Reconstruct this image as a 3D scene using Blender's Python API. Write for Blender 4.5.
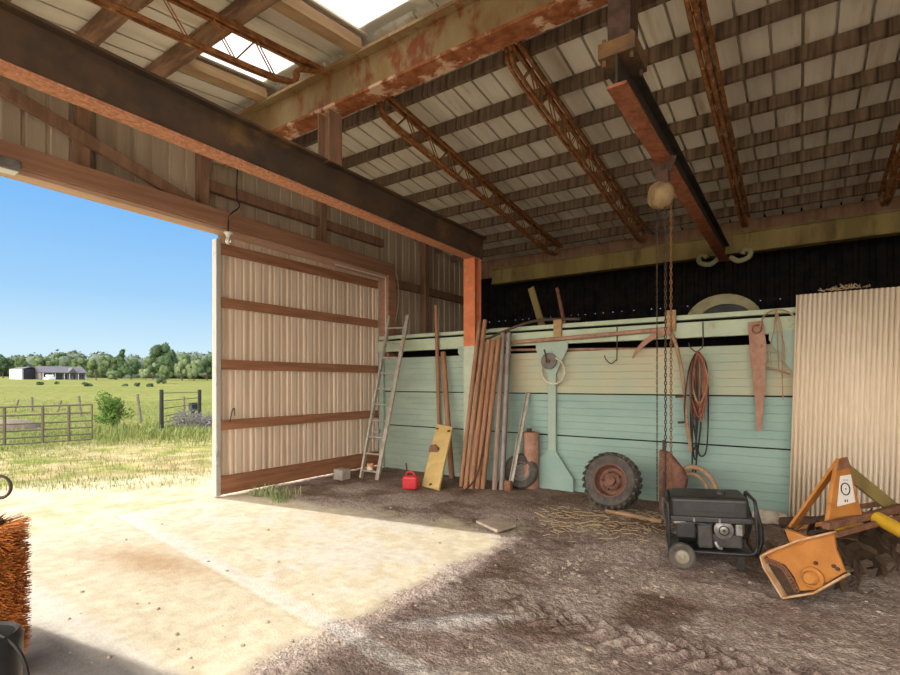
import bpy, bmesh, math, random
import numpy as np
from mathutils import Vector, Matrix, Euler
PI = math.pi
R = math.radians
scn = bpy.context.scene
C = scn.collection
for o in list(bpy.data.objects):
    bpy.data.objects.remove(o)

# ------------------------------------------------------------------ camera
FPX, CX, HY, EYE, YAW = 505.0, 450.0, 383.0, 1.5, R(34.7)
cam_d = bpy.data.cameras.new('camera')
cam = bpy.data.objects.new('camera', cam_d)
C.objects.link(cam)
cam.location = (0, 0, EYE)
cam.rotation_euler = (R(90), 0, YAW)
cam_d.sensor_width = 36
cam_d.lens = 36 * FPX / 900
cam_d.shift_y = (HY - 337.5) / 900
cam_d.clip_start = 0.05
cam_d.clip_end = 2000
scn.camera = cam

# ------------------------------------------------------------------ sky, sun, exposure
world = bpy.data.worlds.new('sky')
scn.world = world
world.use_nodes = True
wn = world.node_tree
wn.nodes.clear()
w_out = wn.nodes.new('ShaderNodeOutputWorld')
w_bg = wn.nodes.new('ShaderNodeBackground')
w_tc = wn.nodes.new('ShaderNodeTexCoord')
w_sep = wn.nodes.new('ShaderNodeSeparateXYZ')
w_ramp = wn.nodes.new('ShaderNodeValToRGB')
wn.links.new(w_tc.outputs['Generated'], w_sep.inputs[0])
wn.links.new(w_sep.outputs['Z'], w_ramp.inputs[0])
els = w_ramp.color_ramp.elements
els[0].position = 0.0
els[0].color = (0.60, 0.74, 0.80, 1)
els[1].position = 1.0
els[1].color = (0.05, 0.17, 0.52, 1)
for pos, col in ((0.06, (0.50, 0.68, 0.79, 1)), (0.15, (0.30, 0.53, 0.78, 1)), (0.27, (0.19, 0.43, 0.77, 1)), (0.45, (0.12, 0.33, 0.70, 1))):
    e = els.new(pos)
    e.color = col
# unseen bright sky behind the camera, added to light the shed interior
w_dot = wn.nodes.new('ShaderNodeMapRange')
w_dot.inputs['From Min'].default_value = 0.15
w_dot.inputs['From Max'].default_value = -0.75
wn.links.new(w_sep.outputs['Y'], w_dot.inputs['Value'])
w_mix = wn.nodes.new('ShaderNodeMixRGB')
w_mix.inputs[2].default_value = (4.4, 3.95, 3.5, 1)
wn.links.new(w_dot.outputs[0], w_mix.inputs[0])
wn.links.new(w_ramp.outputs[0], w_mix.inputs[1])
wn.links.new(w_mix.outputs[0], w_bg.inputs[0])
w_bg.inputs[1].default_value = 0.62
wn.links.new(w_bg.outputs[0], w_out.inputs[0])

sun_d = bpy.data.lights.new('sun', 'SUN')
sun = bpy.data.objects.new('sun', sun_d)
C.objects.link(sun)
sun_d.energy = 2.25
sun_d.angle = R(0.6)
sun_d.color = (1.0, 0.945, 0.85)
sun.rotation_euler = Vector((4.0, 0.72, -3.36)).to_track_quat('-Z', 'Y').to_euler()
sun.location = (-40, -8, 34)

scn.view_settings.view_transform = 'Standard'
scn.view_settings.look = 'None'
scn.view_settings.gamma = 1
scn.view_settings.use_curve_mapping = False
scn.view_settings.exposure = 1.0

# ------------------------------------------------------------------ pixel -> place helpers (each point gets a real distance)
SY, CY = math.sin(YAW), math.cos(YAW)
def ray(x, y):
    l, u = (x - CX) / FPX, (HY - y) / FPX
    return Vector((-SY + l * CY, CY + l * SY, u))
def G(x, y, z=0.0):
    r = ray(x, y); t = (z - EYE) / r.z
    return Vector((0, 0, EYE)) + r * t
def onY(x, y, Y):
    r = ray(x, y); return Vector((0, 0, EYE)) + r * (Y / r.y)
def onX(x, y, X):
    r = ray(x, y); return Vector((0, 0, EYE)) + r * (X / r.x)
def atD(x, y, d):
    return Vector((0, 0, EYE)) + ray(x, y) * d

# ------------------------------------------------------------------ materials
def mat(name, c1, c2=None, scale=6.0, rough=0.8, metal=0.0, bump=0.0, bscale=40.0, lo=0.4, hi=0.6, stretch=(1, 1, 1),
        c3=None, s3=2.0, lo3=0.55, hi3=0.7, spec=0.3, attr=None, detail=6):
    m = bpy.data.materials.new(name)
    m.use_nodes = True
    nt = m.node_tree
    b = nt.nodes['Principled BSDF']
    b.inputs['Roughness'].default_value = rough
    b.inputs['Metallic'].default_value = metal
    b.inputs['Specular IOR Level'].default_value = spec
    tc = nt.nodes.new('ShaderNodeTexCoord')
    mp = nt.nodes.new('ShaderNodeMapping')
    mp.inputs['Scale'].default_value = stretch
    nt.links.new(tc.outputs['Object'], mp.inputs[0])
    def noise_mask(s, a, z):
        n = nt.nodes.new('ShaderNodeTexNoise')
        n.inputs['Scale'].default_value = s
        n.inputs['Detail'].default_value = detail
        n.inputs['Roughness'].default_value = 0.65
        nt.links.new(mp.outputs[0], n.inputs['Vector'])
        r = nt.nodes.new('ShaderNodeMapRange')
        r.inputs['From Min'].default_value = a
        r.inputs['From Max'].default_value = z
        nt.links.new(n.outputs['Fac'], r.inputs['Value'])
        return r.outputs[0]
    def rgb(c):
        n = nt.nodes.new('ShaderNodeRGB'); n.outputs[0].default_value = (*c, 1); return n.outputs[0]
    if attr:
        a = nt.nodes.new('ShaderNodeAttribute'); a.attribute_name = attr
        cur = a.outputs['Color']
        if c2:
            x = nt.nodes.new('ShaderNodeMixRGB'); x.blend_type = 'MULTIPLY'
            x.inputs[0].default_value = 1
            y = nt.nodes.new('ShaderNodeMixRGB')
            nt.links.new(noise_mask(scale, lo, hi), y.inputs[0])
            nt.links.new(rgb(c1), y.inputs[1]); nt.links.new(rgb(c2), y.inputs[2])
            nt.links.new(cur, x.inputs[1]); nt.links.new(y.outputs[0], x.inputs[2])
            cur = x.outputs[0]
    else:
        cur = rgb(c1)
        if c2:
            x = nt.nodes.new('ShaderNodeMixRGB')
            nt.links.new(noise_mask(scale, lo, hi), x.inputs[0])
            nt.links.new(cur, x.inputs[1]); nt.links.new(rgb(c2), x.inputs[2])
            cur = x.outputs[0]
    if c3:
        x = nt.nodes.new('ShaderNodeMixRGB')
        nt.links.new(noise_mask(s3, lo3, hi3), x.inputs[0])
        nt.links.new(cur, x.inputs[1]); nt.links.new(rgb(c3), x.inputs[2])
        cur = x.outputs[0]
    nt.links.new(cur, b.inputs['Base Color'])
    if bump:
        n = nt.nodes.new('ShaderNodeTexNoise')
        n.inputs['Scale'].default_value = bscale
        n.inputs['Detail'].default_value = 8
        nt.links.new(mp.outputs[0], n.inputs['Vector'])
        bp = nt.nodes.new('ShaderNodeBump')
        bp.inputs['Strength'].default_value = bump
        bp.inputs['Distance'].default_value = 0.02
        nt.links.new(n.outputs['Fac'], bp.inputs['Height'])
        nt.links.new(bp.outputs[0], b.inputs['Normal'])
    return m

M = {}
M['dirt'] = mat('dirt', (1.42, 1.42, 1.42), (0.62, 0.60, 0.58), 30, 0.95, bump=1.0, bscale=62, attr='Col', spec=0.08, lo=0.34, hi=0.66, c3=(0.075, 0.052, 0.042), s3=42, lo3=0.60, hi3=0.70)
M['dust'] = mat('dusty concrete', (1.06, 1.06, 1.06), (0.86, 0.85, 0.82), 14, 0.95, bump=0.22, bscale=60, attr='Col', spec=0.1, lo=0.34, hi=0.66)
M['ground'] = mat('ground', (1.15, 1.12, 1.05), (0.70, 0.75, 0.62), 2.2, 0.95, bump=0.5, bscale=14, attr='Col', spec=0.05)
M['sheet'] = mat('tan sheet metal', (0.74, 0.60, 0.47), (0.62, 0.49, 0.38), 1.6, 0.55, stretch=(3, 3, 0.25), spec=0.3)
M['sheet_dark'] = mat('weathered wall sheet', (0.60, 0.49, 0.36), (0.46, 0.37, 0.27), 1.6, 0.6, stretch=(3, 3, 0.25))
M['roof'] = mat('galvanised roof sheet', (0.80, 0.75, 0.64), (0.68, 0.63, 0.52), 1.4, 0.6, stretch=(3, 0.3, 1), c3=(0.55, 0.44, 0.30), s3=1.8)
M['roof_far'] = M['roof']
M['rear'] = mat('black rear sheet', (0.010, 0.010, 0.011), (0.018, 0.015, 0.013), 5, 0.9, spec=0.05)  # near-black base colour over the whole rear sheet
M['trim'] = mat('pale door trim metal', (0.44, 0.42, 0.39), (0.34, 0.31, 0.28), 8, 0.5, lo=0.55, hi=0.7)
M['girt'] = mat('red brown stained timber', (0.37, 0.175, 0.095), (0.26, 0.115, 0.06), 3, 0.8, stretch=(1, 0.4, 6), bump=0.2)
M['header'] = mat('brown timber header', (0.40, 0.215, 0.135), (0.30, 0.155, 0.095), 3, 0.8, stretch=(3, 0.3, 5), bump=0.2)
M['lip'] = mat('lit timber lip', (0.60, 0.40, 0.30), (0.48, 0.30, 0.21), 3, 0.8, stretch=(3, 0.3, 5))  # header timber again, its sunlit underside put into a paler colour
M['stud'] = mat('dark wall timber', (0.32, 0.185, 0.115), (0.22, 0.125, 0.075), 3, 0.85, stretch=(3, 3, 0.5), bump=0.2)
M['purlin'] = mat('grey brown rough purlin', (0.235, 0.16, 0.105), (0.06, 0.04, 0.027), 1.5, 0.9, stretch=(10.0, 0.6, 0.6), lo=0.40, hi=0.64, bump=0.4, detail=2)
M['purlin_lit'] = mat('lit brown purlin', (0.34, 0.20, 0.12), (0.15, 0.085, 0.05), 3, 0.9, stretch=(0.5, 3, 3), bump=0.3)  # front purlins: their lit look is put into a lighter, warmer colour
M['plank'] = mat('old tan plank', (0.42, 0.28, 0.15), (0.30, 0.19, 0.10), 3, 0.85, stretch=(3, 0.5, 5), bump=0.2)
M['beam_web'] = mat('dark shaded steel', (0.065, 0.045, 0.032), (0.10, 0.062, 0.036), 2.5, 0.8, c3=(0.22, 0.12, 0.045), s3=1.3, lo3=0.58, hi3=0.72)  # same steel as the flange, its shade put into the colour
M['beam_flange'] = mat('rusted red flange', (0.56, 0.26, 0.15), (0.40, 0.16, 0.08), 26, 0.8, c3=(0.62, 0.36, 0.25), s3=30, lo3=0.58, hi3=0.66)  # rusty steel with the floor's bounced light put into the colour
M['girder'] = mat('tan green paint over rust', (0.30, 0.225, 0.115), (0.24, 0.15, 0.065), 2.2, 0.7, c3=(0.20, 0.062, 0.018), s3=3.2, lo3=0.52, hi3=0.62, stretch=(1, 1, 0.6))
M['girder_flange'] = mat('rust with pale paint', (0.34, 0.125, 0.05), (0.20, 0.06, 0.02), 9, 0.8, c3=(0.60, 0.40, 0.27), s3=2.8, lo3=0.53, hi3=0.58)
M['joist'] = mat('orange rusty joist', (0.34, 0.145, 0.05), (0.17, 0.065, 0.022), 14, 0.8, c3=(0.50, 0.33, 0.17), s3=9, lo3=0.60, hi3=0.7)
M['rod_dark'] = mat('dark brown rod', (0.10, 0.055, 0.03), (0.05, 0.03, 0.02), 14, 0.8)
M['eave'] = mat('mossy ochre beam', (0.30, 0.23, 0.085), (0.20, 0.145, 0.055), 2.5, 0.8, c3=(0.12, 0.09, 0.035), s3=4, stretch=(1, 1, 0.25))
M['hoist_web'] = mat('black hoist beam', (0.030, 0.026, 0.022), (0.05, 0.04, 0.03), 6, 0.7)
M['hoist_flange'] = mat('worn orange flange', (0.36, 0.13, 0.065), (0.22, 0.075, 0.035), 10, 0.75, c3=(0.55, 0.35, 0.25), s3=14, lo3=0.62, hi3=0.7)
M['post_red'] = mat('orange red post paint', (0.62, 0.20, 0.085), (0.50, 0.15, 0.065), 5, 0.75, c3=(0.58, 0.28, 0.16), s3=6)
M['post_green'] = mat('pale mint post paint', (0.46, 0.52, 0.42), (0.40, 0.44, 0.33), 5, 0.7, c3=(0.42, 0.26, 0.16), s3=5, lo3=0.62)
M['mint'] = mat('mint green paint', (0.36, 0.45, 0.37), (0.31, 0.40, 0.34), 1.4, 0.6, c3=(0.30, 0.36, 0.26), s3=0.9, stretch=(1, 1, 2.2), spec=0.25)
M['mint_blue'] = mat('blue green paint', (0.29, 0.415, 0.37), (0.25, 0.37, 0.34), 1.3, 0.6, c3=(0.28, 0.40, 0.34), s3=1.1, stretch=(1, 1, 2.2), spec=0.25)
M['mint_tan'] = mat('faded tan board', (0.46, 0.42, 0.29), (0.40, 0.43, 0.31), 1.1, 0.65, c3=(0.335, 0.43, 0.345), s3=0.45, lo3=0.47, hi3=0.62, stretch=(1, 1, 0.8), spec=0.2)
M['mint_rail'] = mat('pale green rail', (0.46, 0.54, 0.40), (0.38, 0.45, 0.32), 2, 0.6, c3=(0.40, 0.30, 0.18), s3=4, lo3=0.64, hi3=0.72)
M['black_void'] = mat('black gap shade', (0.012, 0.011, 0.010), None, rough=0.9, spec=0.05)  # black sheets put the shade inside the wagon gaps into their colour
M['corr'] = mat('beige corrugated iron', (0.82, 0.72, 0.58), (0.72, 0.61, 0.46), 1.4, 0.5, stretch=(2, 2, 0.35), c3=(0.35, 0.25, 0.15), s3=7, lo3=0.70, hi3=0.78)
M['alu'] = mat('weathered aluminium', (0.45, 0.415, 0.36), (0.34, 0.30, 0.245), 12, 0.5, metal=0.2)
M['wood_pole'] = mat('red brown wood pole', (0.36, 0.195, 0.11), (0.26, 0.13, 0.07), 5, 0.8, stretch=(5, 5, 0.5), bump=0.2)
M['wood_grey'] = mat('grey wood pole', (0.30, 0.235, 0.19), (0.22, 0.165, 0.13), 5, 0.85, stretch=(5, 5, 0.5), bump=0.2)
M['pipe_grey'] = mat('dull grey pipe', (0.25, 0.235, 0.225), (0.19, 0.16, 0.14), 5, 0.55, metal=0.3)
M['yellow'] = mat('yellow painted plank', (0.60, 0.45, 0.19), (0.52, 0.37, 0.14), 6, 0.65, c3=(0.34, 0.19, 0.07), s3=5, lo3=0.66, hi3=0.72)
M['rust'] = mat('brown rust', (0.25, 0.125, 0.075), (0.16, 0.075, 0.045), 10, 0.85, bump=0.2)
M['rust_pink'] = mat('pinkish rust', (0.40, 0.24, 0.17), (0.30, 0.16, 0.11), 7, 0.8, c3=(0.22, 0.11, 0.06), s3=9, lo3=0.62)
M['rust_dark'] = mat('dark rust', (0.10, 0.06, 0.042), (0.06, 0.036, 0.026), 10, 0.85)
M['rubber'] = mat('dusty tyre rubber', (0.060, 0.056, 0.052), (0.11, 0.098, 0.085), 9, 0.9, bump=0.15)
M['rim_red'] = mat('rusty red rim', (0.21, 0.105, 0.075), (0.12, 0.06, 0.045), 9, 0.8)
M['rim_grey'] = mat('dull grey rim', (0.20, 0.19, 0.175), (0.13, 0.12, 0.11), 9, 0.7)
M['rim_tan'] = mat('tan rim', (0.30, 0.285, 0.225), (0.22, 0.20, 0.15), 9, 0.6)
M['red_plastic'] = mat('red plastic', (0.55, 0.022, 0.03), (0.42, 0.02, 0.025), 6, 0.4, spec=0.5)
M['black_plastic'] = mat('black plastic', (0.022, 0.023, 0.025), (0.035, 0.035, 0.036), 6, 0.45, spec=0.5)
M['gen_black'] = mat('satin black paint', (0.013, 0.0135, 0.015), (0.026, 0.025, 0.025), 5, 0.45, spec=0.5)
M['gen_grey'] = mat('dark grey casting', (0.045, 0.044, 0.044), (0.08, 0.075, 0.072), 8, 0.6)
M['silver'] = mat('bare alloy', (0.36, 0.355, 0.35), (0.22, 0.21, 0.20), 9, 0.4, metal=0.5)
M['orange'] = mat('orange yellow paint', (0.47, 0.205, 0.050), (0.39, 0.155, 0.036), 5, 0.55, c3=(0.24, 0.10, 0.04), s3=7, lo3=0.63, hi3=0.70)
M['orange_edge'] = mat('scuffed paint edge', (0.52, 0.36, 0.22), (0.40, 0.22, 0.10), 12, 0.6)
M['yellow_tube'] = mat('yellow plastic guard', (0.62, 0.40, 0.03), (0.52, 0.31, 0.03), 5, 0.5)
M['tine'] = mat('dark tine steel', (0.050, 0.034, 0.024), (0.09, 0.055, 0.03), 9, 0.8)
M['sticker'] = mat('white sticker', (0.74, 0.73, 0.70), None, rough=0.5)
M['ink'] = mat('black ink', (0.02, 0.02, 0.02), None, rough=0.6)
M['chain'] = mat('dark chain steel', (0.055, 0.045, 0.035), (0.10, 0.06, 0.035), 14, 0.65, metal=0.3)
M['chain_rust'] = mat('rusted chain', (0.24, 0.12, 0.05), (0.14, 0.07, 0.03), 14, 0.75)
M['hoist_body'] = mat('ochre hoist paint', (0.30, 0.21, 0.11), (0.21, 0.14, 0.07), 9, 0.7, c3=(0.15, 0.08, 0.04), s3=9)
M['cord_red'] = mat('red brown cord', (0.33, 0.105, 0.065), (0.22, 0.08, 0.05), 9, 0.7)
M['cord_black'] = mat('black cord', (0.030, 0.028, 0.026), None, rough=0.6)
M['cord_tan'] = mat('tan cord', (0.40, 0.27, 0.17), (0.28, 0.17, 0.10), 9, 0.8)
M['wire'] = mat('dark wire', (0.07, 0.055, 0.045), None, rough=0.6, metal=0.3)
M['white'] = mat('white ceramic', (0.75, 0.73, 0.70), None, rough=0.4)
M['pale_ring'] = mat('cream ring', (0.58, 0.53, 0.42), (0.44, 0.38, 0.28), 9, 0.6)
M['concrete'] = mat('grey concrete', (0.42, 0.38, 0.34), (0.32, 0.29, 0.26), 9, 0.9, bump=0.3)
M['slate'] = mat('pale tan slab', (0.46, 0.39, 0.32), (0.36, 0.30, 0.24), 9, 0.9, bump=0.2)
M['bristle'] = mat('orange bristle', (0.56, 0.19, 0.035), (0.34, 0.11, 0.025), 14, 0.7)
M['brush_core'] = mat('brown brush core', (0.16, 0.075, 0.025), (0.10, 0.045, 0.018), 10, 0.9)
M['grass'] = mat('grass blade', (0.20, 0.26, 0.075), (0.27, 0.30, 0.11), 3, 0.8, spec=0.1)
M['leaf'] = mat('bush leaf', (0.155, 0.26, 0.060), (0.10, 0.19, 0.04), 3, 0.8, spec=0.1)
M['leaf_oak'] = mat('oak leaf', (0.095, 0.15, 0.07), (0.065, 0.11, 0.055), 3, 0.85, spec=0.05)
M['leaf_mid'] = mat('field tree leaf', (0.155, 0.21, 0.095), (0.115, 0.165, 0.075), 3, 0.85, spec=0.05)
M['leaf_pale'] = mat('pale willow leaf', (0.22, 0.275, 0.14), (0.175, 0.23, 0.115), 3, 0.85, spec=0.05)
M['leaf_far'] = mat('hazed wood leaf', (0.155, 0.195, 0.135), (0.12, 0.16, 0.115), 0.2, 0.9, spec=0.0)  # distance haze put into the leaf colour, paler and greyer
M['bark'] = mat('bark', (0.13, 0.10, 0.075), (0.09, 0.07, 0.05), 6, 0.9)
M['fence_wood'] = mat('grey fence post', (0.24, 0.22, 0.17), (0.17, 0.15, 0.11), 6, 0.9)
M['gate'] = mat('brown green gate tube', (0.105, 0.105, 0.070), (0.15, 0.12, 0.08), 6, 0.6)
M['black_post'] = mat('black fence post', (0.03, 0.033, 0.035), None, rough=0.7)
M['house_roof'] = mat('grey shingle', (0.125, 0.122, 0.14), (0.10, 0.098, 0.115), 1.0, 0.85)
M['house_wall'] = mat('grey brick wall', (0.24, 0.23, 0.23), (0.20, 0.19, 0.19), 1.0, 0.85)
M['shed_white'] = mat('white shed metal', (0.66, 0.68, 0.68), None, rough=0.6)
M['shed_dark'] = mat('shed interior shade', (0.07, 0.075, 0.085), None, rough=0.9)
M['glass_dark'] = mat('dark window', (0.03, 0.035, 0.04), None, rough=0.15, spec=0.5)
M['mound'] = mat('dark soil', (0.20, 0.165, 0.13), (0.13, 0.105, 0.085), 2, 0.95, bump=0.5, bscale=10)
M['brush_grey'] = mat('grey dry brush', (0.25, 0.24, 0.245), (0.16, 0.155, 0.155), 6, 0.9)
M['straw'] = mat('straw', (0.48, 0.38, 0.22), (0.36, 0.27, 0.15), 8, 0.9)
M['weed'] = mat('grey green weed', (0.30, 0.34, 0.16), (0.22, 0.27, 0.12), 5, 0.9)
M['fender'] = mat('dusty fender paint', (0.36, 0.33, 0.19), (0.26, 0.23, 0.13), 4, 0.7)
M['fender_in'] = mat('dull tyre wall', (0.06, 0.062, 0.062), (0.09, 0.09, 0.085), 4, 0.85)
M['white_junk'] = mat('dirty white rag', (0.55, 0.50, 0.44), (0.34, 0.28, 0.22), 6, 0.9)
M['tin'] = mat('orange and white tin', (0.58, 0.24, 0.10), (0.66, 0.58, 0.50), 3, 0.5, lo=0.49, hi=0.51)

def translucent(name, col):
    m = bpy.data.materials.new(name); m.use_nodes = True
    nt = m.node_tree; nt.nodes.clear()
    o = nt.nodes.new('ShaderNodeOutputMaterial'); mx = nt.nodes.new('ShaderNodeMixShader')
    d = nt.nodes.new('ShaderNodeBsdfDiffuse'); t = nt.nodes.new('ShaderNodeBsdfTranslucent')
    n = nt.nodes.new('ShaderNodeTexNoise'); n.inputs['Scale'].default_value = 3
    r = nt.nodes.new('ShaderNodeMixRGB')
    r.inputs[1].default_value = (*col, 1); r.inputs[2].default_value = (*[c * 0.88 for c in col], 1)
    nt.links.new(n.outputs['Fac'], r.inputs[0])
    for s in (d, t): nt.links.new(r.outputs[0], s.inputs['Color'])
    mx.inputs[0].default_value = 0.7
    nt.links.new(d.outputs[0], mx.inputs[1]); nt.links.new(t.outputs[0], mx.inputs[2])
    nt.links.new(mx.outputs[0], o.inputs[0])
    return m
M['skylight'] = translucent('translucent skylight sheet', (0.88, 0.87, 0.80))
def glass(name):
    m = bpy.data.materials.new(name); m.use_nodes = True
    b = m.node_tree.nodes['Principled BSDF']
    b.inputs['Base Color'].default_value = (1, 1, 1, 1); b.inputs['Roughness'].default_value = 0.05
    b.inputs['Transmission Weight'].default_value = 0.6
    return m
M['bulb'] = glass('frosted bulb glass')

# ------------------------------------------------------------------ mesh builder
def frame(d, up=None):
    d = Vector(d).normalized()
    up = Vector(up) if up is not None else (Vector((0, 0, 1)) if abs(d.z) < 0.95 else Vector((1, 0, 0)))
    s = d.cross(up).normalized()
    u = s.cross(d).normalized()
    return d, s, u
class MB:
    def __init__(self): self.v = []; self.f = []
    def add(self, vs, fs):
        n = len(self.v); self.v += [Vector(p) for p in vs]; self.f += [tuple(i + n for i in f) for f in fs]; return self
    def box(self, lo, hi):
        (a, b, c), (x, y, z) = lo, hi
        return self.add([(a, b, c), (x, b, c), (x, y, c), (a, y, c), (a, b, z), (x, b, z), (x, y, z), (a, y, z)],
                        [(3, 2, 1, 0), (4, 5, 6, 7), (0, 1, 5, 4), (1, 2, 6, 5), (2, 3, 7, 6), (3, 0, 4, 7)])
    def bar(self, p0, p1, w, h, up=None):
        p0, p1 = Vector(p0), Vector(p1); d, s, u = frame(p1 - p0, up)
        s, u = s * w / 2, u * h / 2
        vs = [p + a * s + b * u for p in (p0, p1) for a, b in ((-1, -1), (1, -1), (1, 1), (-1, 1))]
        return self.add(vs, [(3, 2, 1, 0), (4, 5, 6, 7), (0, 1, 5, 4), (1, 2, 6, 5), (2, 3, 7, 6), (3, 0, 4, 7)])
    def cyl(self, p0, p1, r0, r1=None, n=16, cap=True):
        r1 = r0 if r1 is None else r1
        p0, p1 = Vector(p0), Vector(p1); d, s, u = frame(p1 - p0)
        vs = []
        for p, r in ((p0, r0), (p1, r1)):
            vs += [p + (s * math.cos(2 * PI * k / n) + u * math.sin(2 * PI * k / n)) * r for k in range(n)]
        fs = [(k, (k + 1) % n, n + (k + 1) % n, n + k) for k in range(n)]
        if cap: fs += [tuple(range(n))[::-1], tuple(range(n, 2 * n))]
        return self.add(vs, fs)
    def tube(self, pts, r, n=8, closed=False):
        pts = [Vector(p) for p in pts]; m = len(pts)
        rs = r if isinstance(r, (list, tuple)) else [r] * m
        vs = []; s0 = None
        for i, p in enumerate(pts):
            a = pts[i - 1] if (i or closed) else p
            b = pts[(i + 1) % m] if (i < m - 1 or closed) else p
            d = (b - a).normalized()
            if s0 is None: _, s, u = frame(d)
            else:
                s = (s0 - d * s0.dot(d)); s = s.normalized() if s.length > 1e-6 else frame(d)[1]
                u = s.cross(d).normalized()
            s0 = s
            vs += [p + (s * math.cos(2 * PI * k / n) + u * math.sin(2 * PI * k / n)) * rs[i] for k in range(n)]
        fs = []
        for i in range(m if closed else m - 1):
            j = (i + 1) % m
            fs += [(i * n + k, i * n + (k + 1) % n, j * n + (k + 1) % n, j * n + k) for k in range(n)]
        if not closed: fs += [tuple(range(n))[::-1], tuple(range((m - 1) * n, m * n))]
        return self.add(vs, fs)
    def lathe(self, prof, o, axis, n=32, closed=False):
        # prof: list of (r, along-axis)
        o = Vector(o); d, s, u = frame(axis); m = len(prof); vs = []
        for r, z in prof:
            vs += [o + d * z + (s * math.cos(2 * PI * k / n) + u * math.sin(2 * PI * k / n)) * r for k in range(n)]
        fs = []
        for i in range(m if closed else m - 1):
            j = (i + 1) % m
            fs += [(i * n + k, i * n + (k + 1) % n, j * n + (k + 1) % n, j * n + k) for k in range(n)]
        if not closed: fs += [tuple(range(n))[::-1], tuple(range((m - 1) * n, m * n))]
        return self.add(vs, fs)
    def prism(self, poly, ext):
        poly = [Vector(p) for p in poly]; ext = Vector(ext); n = len(poly)
        return self.add(poly + [p + ext for p in poly],
                        [tuple(range(n))[::-1], tuple(range(n, 2 * n))] + [(k, (k + 1) % n, n + (k + 1) % n, n + k) for k in range(n)])
    def ico(self, c, r, sub=2, sc=(1, 1, 1), noise=0.0, rnd=None):
        bm = bmesh.new(); bmesh.ops.create_icosphere(bm, subdivisions=sub, radius=1)
        c = Vector(c); vs = []
        for v in bm.verts:
            k = r * (1 + (rnd.uniform(-noise, noise) if rnd else 0))
            vs.append(c + Vector((v.co.x * sc[0], v.co.y * sc[1], v.co.z * sc[2])) * k)
        fs = [tuple(v.index for v in f.verts) for f in bm.faces]; bm.free()
        return self.add(vs, fs)
    def torus(self, c, axis, R_, r, n=28, m=10):
        c = Vector(c); d, s, u = frame(axis)
        pts = [c + (s * math.cos(2 * PI * k / n) + u * math.sin(2 * PI * k / n)) * R_ for k in range(n)]
        return self.tube(pts, r, m, closed=True)
    def sheet(self, prof, org, du, dn, v0, v1, dv, t=0.0):
        # ribbed sheet: profile (u, depth) swept from v0 to v1 (numbers or functions of u) along dv
        org, du, dn, dv = Vector(org), Vector(du), Vector(dn), Vector(dv); vs = []; m = len(prof)
        for u, d in prof:
            a = v0(u) if callable(v0) else v0; b = v1(u) if callable(v1) else v1
            vs += [org + du * u + dn * d + dv * a, org + du * u + dn * d + dv * b]
        fs = [(2 * i, 2 * i + 2, 2 * i + 3, 2 * i + 1) for i in range(m - 1)]
        return self.add(vs, fs)
    def build(self, name, mtl, parent=None, world=True, smooth=False, bevel=0.0, origin=None, seg=2):
        me = bpy.data.meshes.new(name)
        off = Vector((0, 0, 0))
        if parent is not None and world: off = root_loc(parent)
        elif parent is None and world:
            off = Vector(origin) if origin is not None else base_of(self.v)
        me.from_pydata([p - off for p in self.v], [], self.f)
        bm = bmesh.new(); bm.from_mesh(me); bmesh.ops.recalc_face_normals(bm, faces=bm.faces); bm.to_mesh(me); bm.free()
        o = bpy.data.objects.new(name, me); C.objects.link(o)
        if parent is not None: o.parent = parent
        elif world: o.location = off
        me.materials.append(M[mtl] if isinstance(mtl, str) else mtl)
        if smooth:
            me.shade_smooth(); me.set_sharp_from_angle(angle=R(40))
        if bevel:
            b = o.modifiers.new('bevel', 'BEVEL'); b.width = bevel; b.segments = seg; b.limit_method = 'ANGLE'; b.angle_limit = R(40)
        return o
def base_of(vs):
    xs = [v.x for v in vs]; ys = [v.y for v in vs]; zs = [v.z for v in vs]
    return Vector(((min(xs) + max(xs)) / 2, (min(ys) + max(ys)) / 2, min(zs)))
def root_loc(o):
    p = Vector((0, 0, 0))
    while o is not None: p += o.location; o = o.parent
    return p
def tag(o, label=None, cat=None, group=None, kind=None):
    if label: o['label'] = label
    if cat: o['category'] = cat
    if group: o['group'] = group
    if kind: o['kind'] = kind
    return o
def thing(name, label, cat, loc=(0, 0, 0), rz=0.0, group=None):
    o = bpy.data.objects.new(name, None); C.objects.link(o); o.empty_display_size = 0.1
    o.location = loc; o.rotation_euler = (0, 0, rz)
    return tag(o, label, cat, group)
def struct(o): return tag(o, kind='structure')
def copy_tree(o, parent=None):
    c = o.copy(); C.objects.link(c)
    if parent is not None: c.parent = parent
    for ch in list(o.children): copy_tree(ch, c)
    return c
def catmull(pts, n=6):
    pts = [Vector(p) for p in pts]; out = []
    P = [pts[0]] + pts + [pts[-1]]
    for i in range(1, len(P) - 2):
        a, b, c, d = P[i - 1], P[i], P[i + 1], P[i + 2]
        for k in range(n):
            t = k / n
            out.append(0.5 * ((2 * b) + (c - a) * t + (2 * a - 5 * b + 4 * c - d) * t * t + (3 * b - a - 3 * c + d) * t ** 3))
    out.append(pts[-1]); return out
def ribs(u0, u1, pitch, w, d, slope=0.012, minor=0.0):
    p = [(u0, 0.0)]; u = u0 + pitch * 0.5
    while u + w < u1:
        if minor:
            for q in (-0.33, 0.33):
                pass
        p += [(u - w / 2 - slope, 0), (u - w / 2, d), (u + w / 2, d), (u + w / 2 + slope, 0)]; u += pitch
    p.append((u1, 0.0)); return p
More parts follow.
